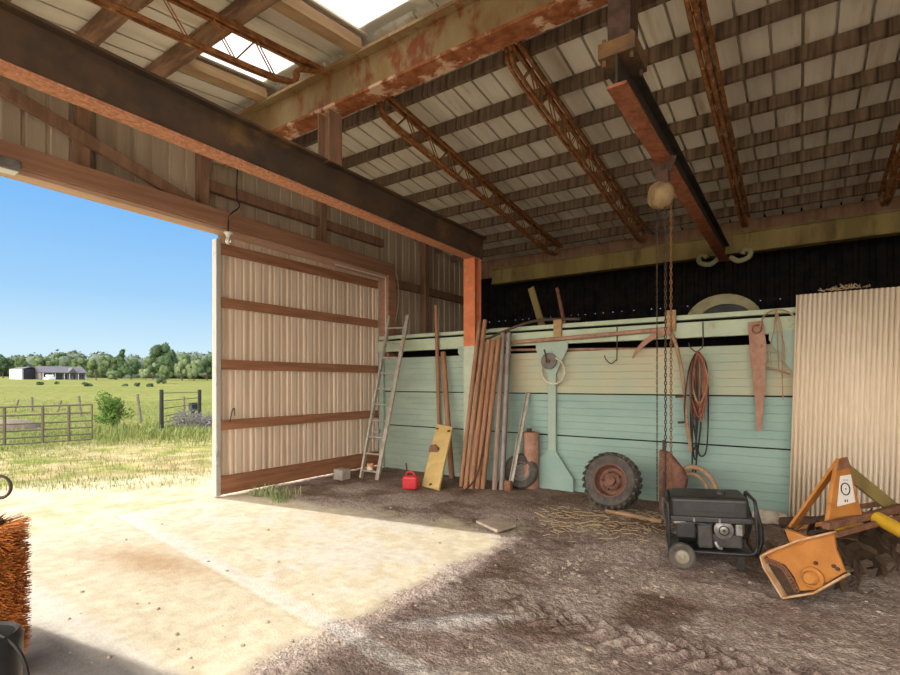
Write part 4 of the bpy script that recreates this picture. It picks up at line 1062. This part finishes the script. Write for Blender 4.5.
# hood and tool bar
rim = [on_plate(x, y) for x, y in ((834, 532), (818, 535.5), (800, 540), (786, 545))]
q = MB()
for i in range(3):
    vs = [rim[i], rim[i] + TD * 1.3, rim[i + 1] + TD * 1.3, rim[i + 1]]; q.add(vs + [v - TZ * .008 for v in vs], [(0, 1, 2, 3), (7, 6, 5, 4), (0, 4, 5, 1), (2, 6, 7, 3), (0, 3, 7, 4), (1, 5, 6, 2)])
tp(q, 'hood', 'rust', smooth=True)
tp(MB().prism([on_plate(x, y, 1.30) for x, y in face], TD * .02), 'far_plate', 'orange')
tp(MB().bar(rim[0] + TE * .06 + TD * .02 + TZ * .02, rim[0] + TE * .06 + TD * 1.32 + TZ * .02, .05, .05), 'tool_bar', 'rust', bevel=.008)
tp(MB().bar(rim[0] + TD * .02 - TZ * .02, rim[0] + TD * 1.32 - TZ * .01, .02, .035), 'hood_edge', 'rust')
tp(MB().bar(rim[1] + TD * .2 + TZ * .03, rim[1] + TD * .42 + TZ * .03, .10, .04), 'yellow_plate', 'yellow_tube', bevel=.004)
# gear box
tp(MB().bar(TP(.60, .02, .40), TP(.86, .02, .40), .18, .16), 'gear_box', 'rust_dark', bevel=.03)
tp(MB().cyl(TP(.66, .04, .44), TP(.62, .36, .36), .045, n=14), 'input_shaft', 'rust_dark', smooth=True)
# mast
def mpt(x, y, d): return atD(x, y, d)
ap = TP(.76, .10, 0); D0 = 3.50
mp = [mpt(838, 462, D0), mpt(850, 457, D0), mpt(855, 474, D0), mpt(863, 515, D0), mpt(838, 528, D0 - .10), mpt(828, 524, D0 - .10), mpt(833, 490, D0 - .05)]
nrm = -ray(845, 490).normalized(); nrm.z = 0
# make the mast plate planar: a plane through three of its points
m0, mu = mp[3], (mp[3] - mp[5]); mv = (mp[0] - mp[3]); mn = mu.cross(mv).normalized()
mp = [p - mn * (p - m0).dot(mn) for p in mp]
if mn.dot(ray(845, 490)) > 0: mn = -mn
tp(MB().prism(mp, -mn * .03), 'mast_plate', 'orange', bevel=.006)
tp(MB().prism([mp[0] + mn * .002, mp[1] + mn * .002, mp[1].lerp(mp[2], .6) + mn * .002, mp[0].lerp(mp[6], .3) + mn * .002], mn * .01), 'mast_cap', 'rust')
def on_mast(x, y, off):
    r = ray(x, y); o = Vector((0, 0, EYE)); k = mn.dot(m0 + mn * off - o) / mn.dot(r); return o + r * k
st = [on_mast(840, 476, .003), on_mast(850.5, 474.5, .003), on_mast(855, 502, .003), on_mast(837, 506.5, .003)]
stk = tp(MB().prism(st, mn * .003), 'sticker', 'sticker')
c = on_mast(845.5, 489, .008)
q = MB().torus(c, mn, .040, .004, 28, 6).cyl(c, c + mn * .003, .005, n=8)
for x in (845.2, 847.4):
    p = on_mast(x, 502, .007); q.bar(p, p + TZ * .016, .007, .003, up=mn)
for x in (843, 846): 
    p = on_mast(x, 480, .007); q.bar(p, p + Vector((.012, .004, 0)), .003, .003, up=mn)
q.build('sticker_print', 'ink', stk)
# struts
apx = (mp[0] + mp[1]) / 2
tp(MB().bar(apx + mn * -.01, atD(792, 527, 3.80), .06, .022, up=mn), 'front_strut', 'orange', bevel=.003)
tp(MB().bar(mp[1].lerp(mp[2], .8) + mn * -.03, atD(898, 512, 3.86), .022, .10), 'rear_strut', 'eave', bevel=.003)
tp(MB().bar(atD(789, 530, 3.97), TP(.42, -.10, .50), .05, .03), 'hitch_arm', 'orange', bevel=.004)
tp(MB().cyl(atD(789, 530, 3.90), atD(796, 528, 4.03), .03, n=12), 'hitch_pin', 'rust_dark', smooth=True)
tp(MB().bar(TP(1.20, .30, .40), TP(1.20, -.06, .54), .05, .04), 'hitch_arm', 'rust', bevel=.004)
a, b = atD(877, 518, 3.52), atD(909, 535, 3.27)
tp(MB().cyl(a, a + (b - a) * 1.9, .045, n=18), 'shaft_guard', 'yellow_tube', smooth=True)
tp(MB().cyl(TP(.86, .06, .50), a + (b - a) * .1, .028, n=12), 'drive_shaft', 'rust_dark', smooth=True)

# ================================================================== HANGING BULB AND WIRES
p = Vector((WX + .30, 3.72, 3.44))
t = thing('light_bulb', 'bare light bulb in a white socket hanging from the door header', 'light bulb', p)
MB().lathe([(0, 0), (.050, 0), (.055, -.012), (.035, -.025), (.022, -.06), (0, -.06)], p, (0, 0, 1), 20).build('socket', 'white', t, smooth=True)
MB().lathe([(0, -.055), (.016, -.06), (.022, -.075), (.034, -.10), (.035, -.125), (.022, -.150), (0, -.156)], p, (0, 0, 1), 20).build('bulb', 'bulb', t, smooth=True)
MB().tube(catmull([p + Vector((0, 0, .0)), p + Vector((.01, 0, .16)), p + Vector((.0, .05, .26)), p + Vector((.0, .16, .38)), p + Vector((0, .12, .50)), p + Vector((0, .13, .85))]), .010, 6).build('cord', 'cord_black', t, smooth=True)
MB().tube(catmull([p + Vector((.01, 0, .14)), p + Vector((.02, .03, .22)), p + Vector((.02, .14, .30)), p + Vector((.01, .17, .40))]), .008, 6).build('wire', 'cord_tan', t, smooth=True)
q = MB().tube([(WX + .235, 5.6, 3.40), (WX + .235, 6.78, 3.39), (WX + .24, 6.79, 3.37), (WX + .24, 6.795, 2.3)], .009, 6)
tag(q.build('white_cable', 'white', smooth=True), 'thin white cable along the header and down the door jamb', 'cable')
q = MB().tube(catmull([(WX + .33, 6.98, 3.60), (WX + .34, 7.02, 3.3), (WX + .34, 7.04, 3.0), (WX + .33, 6.96, 2.6)]), .008, 6)
tag(q.build('tan_cable', 'cord_tan', smooth=True), 'thin tan cable curving down the outer side of the door jamb', 'cable')

p = onX(6, 164, WX + .42); 
t = thing('flood_light', 'small grey flood light fixed to the header at the open doorway', 'light', p)
MB().box((p.x - .10, p.y - .16, p.z - .05), (p.x + .06, p.y + .10, p.z + .05)).build('housing', 'rim_grey', t, bevel=.015)
MB().box((p.x - .085, p.y - .14, p.z - .062), (p.x + .045, p.y + .08, p.z - .05)).build('lens', 'white', t, bevel=.004)
MB().bar((p.x - .02, p.y - .02, p.z + .02), (WX + .26, p.y - .02, p.z + .06), .05, .02).build('bracket', 'rim_grey', t)
# ================================================================== BRISTLE BRUSH AND BIN AT THE NEAR SIDE
bc = Vector((0, 0, 0)); bc = atD(-19, 660, 2.55); bc.z = 0
t = thing('drum_brush', 'upright drum brush of orange bristles standing by the open doorway', 'brush', bc)
MB().cyl(bc + Vector((0, 0, .12)), bc + Vector((0, 0, .80)), .085, n=20).build('core', 'brush_core', t, smooth=True)
MB().cyl(bc, bc + Vector((0, 0, .12)), .14, .10, n=20).build('base', 'rust_dark', t, smooth=True)
q = MB(); rnd = random.Random(9)
for k in range(5200):
    a = rnd.uniform(0, 2 * PI); z = rnd.uniform(.10, .775); L = rnd.uniform(.165, .20)
    d = Vector((math.cos(a), math.sin(a), 0)); tw = Vector((-d.y, d.x, 0)) * rnd.uniform(-.03, .03) + Vector((0, 0, rnd.uniform(-.03, .03)))
    p0 = bc + d * .08 + Vector((0, 0, z)); p1 = bc + d * L + tw + Vector((0, 0, z)); s = Vector((-d.y, d.x, 0)) * .0022; u = Vector((0, 0, .0022))
    q.add([p0 - s - u, p0 + s - u, p0 + u, p1 - s * .6 - u * .6, p1 + s * .6 - u * .6, p1 + u * .6], [(0, 1, 4, 3), (1, 2, 5, 4), (2, 0, 3, 5), (3, 4, 5)])
tag(q.build('bristles', 'bristle', t), kind='stuff')
pp = atD(-2, 487, 2.5)
lc = atD(0, 487, 2.55)
MB().tube(catmull([bc + Vector((0, 0, .79)), bc + Vector((0, 0, .90)), lc + Vector((-.03, -.02, -.055))]), .010).torus(lc, (.57, -.82, 0), .055, .008, 24, 6).build('lifting_loop', 'wire', t, smooth=True)
bb = atD(-19, 640, 1.52); bb.z = 0
t = thing('plastic_bin', 'black plastic bin with rounded rim standing before the drum brush', 'bin', bb)
MB().lathe([(0, 0), (.078, 0), (.085, .02), (.098, .69), (.100, .725), (.088, .742), (.078, .735), (.074, .67), (.070, .03), (0, .03)], bb, (0, 0, 1), 32).build('body', 'black_plastic', t, smooth=True)
q = MB().tube(catmull([bb + Vector((-.03, .0, .755)), bb + Vector((.04, .02, .755)), bb + Vector((.098, .057, .71)), bb + Vector((.122, .078, .62)), bb + Vector((.124, .08, .45)), bb + Vector((.13, .085, .2)), bb + Vector((.15, .1, .012))]), .006, 6)
tag(q.build('power_cable', 'cord_black', smooth=True), 'thin black cable draped over the plastic bin rim', 'cable')

# ================================================================== OUTSIDE
def onfield(x, y, it=12):
    # where a pixel's ray meets the field
    r = ray(x, y); o = Vector((0, 0, EYE)); tt = 5.0; best = None
    for k in range(2000):
        p = o + r * tt
        if p.z <= fz(p.x, p.y): return p
        tt += max(.03, tt * .006)
    return o + r * 150
def atdist(x, d):
    r = ray(x, HY); p = r * d; return Vector((p.x, p.y, fz(p.x, p.y)))
# gate
A, Bq = G(92, 442), G(-14, 448)
for p in (A, Bq): p.z = fz(p.x, p.y)
def ontop(p, x, y):  # height of pixel y over point p
    return EYE + (HY - y) / FPX * (p - Vector((0, 0, 0))).dot(Vector((-SY, CY, 0)))
t = thing('farm_gate', 'brown tubular farm gate across the grass track outside', 'gate', (A + Bq) / 2)
hts = [ontop(A, 92, y) - A.z for y in (404.5, 412.5, 420.5, 427, 433.5)] + [.02]
hts[-1] = hts[-2] - .14
dirg = (Bq - A).normalized()
for h in hts:
    MB().cyl(A + TZ * h, Bq + TZ * h, .022, n=8).build('rail', 'gate', t, smooth=True)
L = (Bq - A).length
for f in (.0, .235, .49, .84):
    MB().cyl(A.lerp(Bq, f) + TZ * (hts[-1] - (.0 if f == 0 else .02)), A.lerp(Bq, f) + TZ * (hts[0]), .022 if f == 0 else .034, n=8).build('upright', 'gate', t, smooth=True)
MB().cyl(Bq + TZ * -.05, Bq + TZ * 1.25, .06, n=10).build('hinge_post', 'gate', t, smooth=True)
# fence posts
def post(xp, yb, yt, lean, r, m, lb, name='fence_post', up=0):
    b = onfield(xp, yb); h = (yb - yt) / FPX * b.dot(Vector((-SY, CY, 0)))
    b.z = fz(b.x, b.y) - .03
    top_ = b + Vector((lean * CY * h, lean * SY * h, h))
    o = MB().cyl(b, top_, r, r * .9, n=8).build(name, m, smooth=True); tag(o, lb, 'post', 'fence posts in the field'); return b, top_
post(14, 412, 399, .35, .05, 'fence_wood', 'leaning grey fence post behind the gate, nearest the dark soil mound')
post(32, 412, 396.5, .0, .06, 'fence_wood', 'upright grey fence post seen over the middle of the gate')
post(57, 412, 400, .35, .05, 'fence_wood', 'grey fence post leaning sharply, seen over the gate')
post(81, 417, 395.5, -.10, .06, 'fence_wood', 'tall grey fence post seen over the gate end upright')
post(141, 423, 393.5, -.13, .06, 'fence_wood', 'grey wooden fence post between the green bush and the wire fence')
post(184, 418, 396, 0, .06, 'fence_wood', 'short grey wooden post behind the wire fence, in front of the brush heap')
bl, tl = post(161.5, 433, 389, 0, .065, 'black_post', 'tall black fence post at the wire fence end nearest the green bush')
b2, t2_ = post(199.5, 420, 389, 0, .075, 'black_post', 'black fence post at the wire fence end nearest the sliding door')
t = thing('wire_fence', 'wire fence of thin strands strung between two black posts', 'fence', (bl + b2) / 2)
for f in (.92, .74, .56, .38, .24, .12):
    MB().cyl(bl.lerp(tl, f), b2.lerp(t2_, f), .014, n=6).build('wire_strand', 'gate', t)
p = onfield(193, 419); dd = p.dot(Vector((-SY, CY, 0)))
t = thing('post_box', 'dark box on a short post beside the black fence post', 'box', p)
MB().box((p.x - .05, p.y - .05, p.z - .02), (p.x + .05, p.y + .05, p.z + .35)).build('stand', 'black_post', t)
MB().box((p.x - .14, p.y - .12, p.z + .35), (p.x + .14, p.y + .12, p.z + .68)).build('case', 'black_post', t, bevel=.01)
# heap of grey brush and wire
p = onfield(178, 429); q = MB(); rnd = random.Random(12)
t = thing('brush_heap', 'grey heap of dry brush and old wire netting behind the wire fence', 'brush', p)
rr = Vector((CY, SY, 0)); ff = Vector((-SY, CY, 0))
for k in range(420):
    u_ = rnd.uniform(-.15, 1.35); h = rnd.uniform(0, .52) * (1 if u_ < .5 else .75)
    a = p + rr * u_ + ff * rnd.uniform(-.2, .5) + TZ * h; d = Vector((rnd.gauss(0, 1), rnd.gauss(0, 1), rnd.gauss(0, .8))).normalized() * rnd.uniform(.1, .3)
    q.tube([a, a + d * .5 + Vector((0, 0, .02)), a + d], rnd.uniform(.006, .014), 4)
q.build('twigs', 'brush_grey', t)
q = MB()
for k in range(9):
    h = .03 + k * .058; q.tube([p + rr * -.1 + TZ * h, p + rr * .55 + TZ * h], .008, 4)
for k in range(10):
    u_ = -.1 + k * .072; q.tube([p + rr * u_ + TZ * .0, p + rr * u_ + TZ * .52], .008, 4)
q.build('wire_netting', 'brush_grey', t)
p = onfield(12, 429); p.z -= .1
q = MB().ico(p + Vector((0, 0, .0)), 1.0, 3, (.8, .9, .42), .05, random.Random(1))
tag(q.build('soil_mound', 'mound', smooth=True), 'low dark soil mound in the grass behind the gate', 'mound')

# foliage
def leaf_blob(q, c, r, n, size, rnd, sc=(1, 1, 1)):
    for k in range(n):
        d = Vector((rnd.gauss(0, 1), rnd.gauss(0, 1), rnd.gauss(0, 1))).normalized()
        p = Vector(c) + Vector((d.x * sc[0], d.y * sc[1], d.z * sc[2])) * r * rnd.uniform(.72, 1.05)
        nn = (d + Vector((rnd.gauss(0, .5), rnd.gauss(0, .5), rnd.gauss(0, .5)))).normalized(); _, s, u = frame(nn)
        a = rnd.uniform(0, PI); s2 = (s * math.cos(a) + u * math.sin(a)) * size * rnd.uniform(.6, 1.2); u2 = (u * math.cos(a) - s * math.sin(a)) * size * rnd.uniform(.5, 1)
        q.add([p - s2, p - u2 * .7, p + s2, p + u2 * .7], [(0, 1, 2, 3)])
def crown_mesh(seed, kind):
    rnd = random.Random(seed); q = MB()
    if kind == 'round':
        for k in range(16):
            a = rnd.uniform(0, 2 * PI); z = rnd.uniform(.30, .86); rr_ = .30 * math.sin(PI * (z - .12) / .92)
            r = rnd.uniform(.13, .20); c = (math.cos(a) * rr_, math.sin(a) * rr_, z)
            q.ico(c, r * .80, 2, noise=.14, rnd=rnd); leaf_blob(q, c, r, 150, .030, rnd)
    elif kind == 'tall':
        for k in range(14):
            z = .18 + .76 * k / 13; r = .05 + .15 * (1 - z); a = rnd.uniform(0, 2 * PI)
            c = (math.cos(a) * .05, math.sin(a) * .05, z); q.ico(c, r * .8, 2, noise=.14, rnd=rnd); leaf_blob(q, c, r, 130, .028, rnd)
    elif kind == 'low':
        for k in range(14):
            a = rnd.uniform(0, 2 * PI); z = rnd.uniform(.18, .72); rr_ = .48 * math.sqrt(max(0, 1 - z * z)) * rnd.uniform(.3, 1)
            r = rnd.uniform(.16, .26); c = (math.cos(a) * rr_, math.sin(a) * rr_, z); q.ico(c, r * .8, 2, noise=.14, rnd=rnd); leaf_blob(q, c, r, 130, .04, rnd)
    return q
protos = {}
def tree(xp, yb, yt, wpx, d, kind, leaf, label, name='field_tree', cat='tree', seed=1):
    p = atdist(xp, d); p.z -= .1; h = (yb - yt) / FPX * d; w = wpx / FPX * d
    key = (kind, leaf, seed)
    bw = {'round': .86, 'tall': .36, 'low': 1.2}[kind]
    t = thing(name, label, cat, p, (seed * 1.7 + xp) % 6.28, 'trees and bushes across the field')
    if key not in protos:
        me = crown_mesh(seed, kind).build('crown', leaf, t, world=False)
        tr = MB().cyl((0, 0, 0), (0, 0, .45), .035 if kind != 'low' else .02, .02, n=8).build('trunk', 'bark', t, world=False)
        protos[key] = (me, tr)
    else:
        for s in protos[key]:
            c = s.copy(); C.objects.link(c); c.parent = t
    t.scale = (w / bw, w / bw, h)
    return t
# distant wood on the skyline: nobody could count it
q = MB(); rnd = random.Random(21)
for k in range(230):
    xp = rnd.uniform(-60, 240); d = rnd.uniform(185, 225)
    topy = 354 + 2.0 * math.sin(xp * .05 + 1.0) + 1.5 * math.sin(xp * .17)
    p = atdist(xp, d); ztop = EYE + (HY - topy - rnd.uniform(-2, 12)) / FPX * d; r = rnd.uniform(2.6, 4.6)
    zc = ztop - r
    c = Vector((p.x, p.y, zc)); q.ico(c, r * .9, 2, (1, 1, .9), .13, rnd); leaf_blob(q, c, r, 60, .7, rnd)
    if zc > p.z + 2: q.ico(Vector((p.x, p.y, (zc + p.z) / 2)), max(2.5, (zc - p.z) * .6), 1, (1, 1, 1), .1, rnd)
tag(q.build('treeline', 'leaf_far'), 'hazy distant woodland along the horizon beyond the field', 'trees', kind='stuff')
TREES = [
    (3, 382, 357, 18, 150, 'round', 'leaf_oak', 'dark round tree at the near end of the white shed', 1),
    (19, 379, 357, 14, 165, 'round', 'leaf_mid', 'round green tree rising behind the white shed roof', 2),
    (46, 379, 356, 20, 160, 'round', 'leaf_mid', 'broad green tree rising behind the dark shed front', 1),
    (64, 379, 354, 20, 188, 'round', 'leaf_oak', 'broad dark tree rising behind the middle of the farmhouse roof', 2),
    (80, 379, 357, 16, 165, 'round', 'leaf_mid', 'rounded tree rising behind the gabled end of the farmhouse', 3),
    (96, 383, 361, 15, 126, 'round', 'leaf_mid', 'round leafy tree standing at the farmhouse end', 2),
    (112, 383, 372, 13, 142, 'low', 'leaf_pale', 'pale round willow bush next to the farmhouse end tree', 1),
    (108, 380, 355, 18, 168, 'round', 'leaf_mid', 'mid green tree behind the pale willow bush', 3),
    (121, 380, 350, 12, 168, 'tall', 'leaf_oak', 'tall pointed dark conifer on the skyline beside the big oak', 1),
    (131, 382, 361, 17, 150, 'round', 'leaf_oak', 'dark bushy tree below the pointed conifer', 2),
    (146, 382, 369, 16, 140, 'low', 'leaf_pale', 'low pale bush at the foot of the big oak', 2),
    (153, 383, 358, 18, 160, 'round', 'leaf_mid', 'mid green tree crowding the near side of the big oak', 1),
    (164, 384, 346, 27, 142, 'round', 'leaf_oak', 'biggest dark oak with a broad round crown on the skyline', 2),
    (166, 387, 368, 13, 96, 'round', 'leaf_mid', 'small green tree standing forward in the field below the big oak', 2),
    (160, 388, 378, 9, 92, 'low', 'leaf_oak', 'dark low bush touching the small forward tree', 3),
    (182, 384, 361, 14, 138, 'round', 'leaf_pale', 'pale leafy tree with visible trunk beside the big oak', 1),
    (194, 384, 361, 15, 138, 'round', 'leaf_pale', 'pale tree with spreading crown, next beyond the visible trunk tree', 3),
    (207, 384, 358, 18, 150, 'round', 'leaf_oak', 'dark tree partly hidden by the sliding door edge', 1),
    (190, 380, 354, 24, 172, 'round', 'leaf_mid', 'broad rounded tree on the skyline behind the two pale trees', 2),
    (40, 387, 382, 8, 74, 'low', 'leaf_oak', 'small dark field bush in front of the dark shed', 1),
    (57, 385, 381, 5, 80, 'low', 'leaf_mid', 'tiny field bush in front of the farmhouse carport', 2),
    (87, 388, 382.5, 10, 70, 'low', 'leaf_oak', 'dark field bush in front of the farmhouse windows', 3),
    (125, 387, 383, 7, 74, 'low', 'leaf_mid', 'low field bush below the pointed conifer', 1),
    (137, 388, 383, 8, 72, 'low', 'leaf_oak', 'first dark field bush beyond the pale willow', 2),
    (150, 388, 383, 8, 72, 'low', 'leaf_oak', 'dark field bush just short of the forward tree', 1),
]
for (xp, yb, yt, w, d, kind, leaf, lb, sd) in TREES:
    tree(xp, yb, yt, w, d, kind, leaf, lb, 'field_bush' if kind == 'low' else 'field_tree', 'bush' if kind == 'low' else 'tree', sd)
# green bush by the gate
p = onfield(112, 428); rnd = random.Random(31); dd = p.dot(ff); hpx = 36 / FPX * dd
t = thing('green_bush', 'loose green bush in the grass between gate and wire fence', 'bush', p)
q = MB()
for k in range(28):
    a = rnd.uniform(0, 2 * PI); z = rnd.uniform(.2, .88); rr_ = rnd.uniform(.05, .42); r = rnd.uniform(.10, .2)
    leaf_blob(q, p + Vector((math.cos(a) * rr_ * hpx * .9, math.sin(a) * rr_ * hpx * .9, z * hpx)), r * hpx, 110, .040, rnd)
q.build('foliage', 'leaf', t)
q = MB()
for k in range(9):
    a = rnd.uniform(0, 2 * PI); q.tube([p, p + Vector((math.cos(a) * .15, math.sin(a) * .15, .35 * hpx)), p + Vector((math.cos(a) * .4 * hpx, math.sin(a) * .4 * hpx, rnd.uniform(.5, .75) * hpx))], .010, 5)
q.build('stems', 'bark', t)
# grass tufts
q = MB(); rnd = random.Random(41)
def tuft(p, h, n, spread):
    for k in range(n):
        a = rnd.uniform(0, 2 * PI); b = p + Vector((rnd.gauss(0, spread), rnd.gauss(0, spread), 0)); hh = h * rnd.uniform(.5, 1.2)
        lean = Vector((math.cos(a), math.sin(a), 0)) * hh * rnd.uniform(.2, .7); s = Vector((-math.sin(a), math.cos(a), 0)) * h * .05
        q.add([b - s, b + s, b + lean * .4 + Vector((0, 0, hh * .65)) + s * .6, b + lean * .4 + Vector((0, 0, hh * .65)) - s * .6, b + lean + Vector((0, 0, hh))], [(0, 1, 2, 3), (3, 2, 4)])
for k in range(3600):
    xp = rnd.uniform(-6, 216); yp = 404 + 84 * rnd.random() ** 1.3
    r = ray(xp, yp); tt = EYE / -r.z * .99; p = r * tt
    if p.x > -7.6: continue
    p = Vector((p.x, p.y, fz(p.x, p.y)))
    near = (p - Vector((-6.3, 2.5, 0))).length
    if near < 6.5 and rnd.random() < .55: continue
    tall = .07 if near < 8 else (.13 if near > 9.5 else .10)
    tuft(p, tall * rnd.uniform(.7, 1.3), 7, .09 if near < 9 else .2)
for k in range(330):  # taller growth along the fence
    xp = rnd.uniform(92, 214); yp = rnd.gauss(434, 4); r = ray(xp, yp); p = r * (EYE / -r.z); p = Vector((p.x, p.y, fz(p.x, p.y)))
    tuft(p, rnd.uniform(.12, .30), 7, .16)
tag(q.build('grass', 'grass'), 'sunlit yellow green grass growing over the field outside', 'grass', kind='stuff')
q = MB()
for k in range(46):
    p = Vector((rnd.gauss(-5.75, .22), rnd.gauss(4.12, .10), 0)); tuft(p, rnd.uniform(.05, .16), 7, .03)
tag(q.build('door_weeds', 'weed'), 'small grey green weeds growing at the sliding door foot', 'weeds', kind='stuff')

# farm buildings across the field
def basis(xa, xb, d0, d1): a, b = atdist(xa, d0), atdist(xb, d1); return a, b
d = 128.0
a, b = atdist(10, d), atdist(22.5, d - 3); e = atdist(39, d + 3)
k = d / FPX
t = thing('metal_shed', 'white metal shed with dark open front across the field', 'shed', (b.x, b.y, b.z - .05))
zb = b.z - .15; hh = 12.0 * k
back = (e - b).normalized(); 
def wallq(p, q_, h0, h1, th=.15):
    nn = Vector((-(q_ - p).y, (q_ - p).x, 0)).normalized() * th
    return MB().prism([Vector((p.x, p.y, zb)), Vector((q_.x, q_.y, zb)), Vector((q_.x, q_.y, zb + h1)), Vector((p.x, p.y, zb + h0))], nn)
wallq(a, b, hh * .92, hh * .92).build('side_wall', 'shed_white', t)
wallq(b, e, hh * .92, hh * .92).build('front_shade', 'shed_dark', t)  # solid dark wall, shade inside the open shed put into its colour
c4 = a + (e - b)
wallq(a, c4, hh * .92, hh * .92).build('back_wall', 'shed_white', t)
mid0, mid1 = (b + e) / 2, (a + c4) / 2
MB().add([(a.x, a.y, zb + hh * .9), (b.x, b.y, zb + hh * .9), (mid0.x, mid0.y, zb + hh * 1.06), (mid1.x, mid1.y, zb + hh * 1.06), (e.x, e.y, zb + hh * .9), (c4.x, c4.y, zb + hh * .9),
          (a.x, a.y, zb + hh * .94), (b.x, b.y, zb + hh * .94), (mid0.x, mid0.y, zb + hh * 1.10), (mid1.x, mid1.y, zb + hh * 1.10), (e.x, e.y, zb + hh * .94), (c4.x, c4.y, zb + hh * .94)],
         [(0, 1, 2, 3), (3, 2, 4, 5), (6, 7, 8, 9), (9, 8, 10, 11), (0, 1, 7, 6), (4, 5, 11, 10), (1, 2, 8, 7), (2, 4, 10, 8)]).build('roof', 'house_roof', t)
h0, h1 = atdist(42, d - 2), atdist(87, d + 5.5)
t = thing('farmhouse', 'long low grey farmhouse with carport across the field', 'house', ((h0.x + h1.x) / 2, (h0.y + h1.y) / 2, h0.z - .05))
zb = min(h0.z, h1.z) - .15; u_ = (h1 - h0).normalized(); bk = Vector((-u_.y, u_.x, 0))
if bk.dot(h0) < 0: bk = -bk
Lh = (h1 - h0).length
def hq(u0, u1, v0, v1, z0, z1):
    P = lambda u, v, z: h0 + u_ * (u * Lh) + bk * v + Vector((0, 0, zb - h0.z + z))
    return MB().add([P(u0, v0, z0), P(u1, v0, z0), P(u1, v1, z0), P(u0, v1, z0), P(u0, v0, z1), P(u1, v0, z1), P(u1, v1, z1), P(u0, v1, z1)],
                    [(3, 2, 1, 0), (4, 5, 6, 7), (0, 1, 5, 4), (1, 2, 6, 5), (2, 3, 7, 6), (3, 0, 4, 7)])
wh = 7.8 * k
hq(.0, 1, 1.2, 8, 0, wh).build('wall', 'house_wall', t)
P = lambda u, v, z: h0 + u_ * (u * Lh) + bk * v + Vector((0, 0, zb - h0.z + z))
MB().add([P(-.01, -.3, wh), P(1.01, -.3, wh), P(1.01, 4.5, wh * 1.85), P(-.01, 4.5, wh * 1.85), P(-.01, 9.2, wh), P(1.01, 9.2, wh),
          P(-.01, -.3, wh - .15), P(1.01, -.3, wh - .15)], [(0, 1, 2, 3), (3, 2, 5, 4), (0, 3, 4), (1, 5, 2), (0, 6, 7, 1)]).build('roof', 'house_roof', t)
MB().add([P(.55, -.4, wh * .95), P(.66, -.5, wh * 1.62), P(.78, -.4, wh * .95), P(.66, 4.2, wh * 1.66)], [(0, 1, 3), (1, 2, 3), (0, 2, 1)]).build('gable', 'house_roof', t)
for u0, u1 in ((.05, .20), (.32, .46)):
    hq(u0, u1, 1.0, 1.25, 0, wh * .8).build('carport_shade', 'glass_dark', t)  # flat dark panels, carport shade put into their colour
for u0, u1 in ((.53, .57), (.63, .67), (.72, .76), (.84, .88), (.91, .95)):
    hq(u0, u1, 1.1, 1.25, wh * .2, wh * .75).build('window', 'glass_dark', t)
for u0 in (.02, .22, .28, .48, .60, .80, .97):
    hq(u0, u0 + .012, .0, .2, 0, wh).build('porch_post', 'shed_white', t)
p = P(.13, -1.4, 0)
q = MB().box((p.x - 1.6, p.y - .8, p.z), (p.x + 1.6, p.y + .8, p.z + .8)).box((p.x - .9, p.y - .7, p.z + .8), (p.x + .8, p.y + .7, p.z + 1.35))
tag(q.build('car', 'shed_white', bevel=.2), 'pale car parked in the farmhouse carport', 'car')
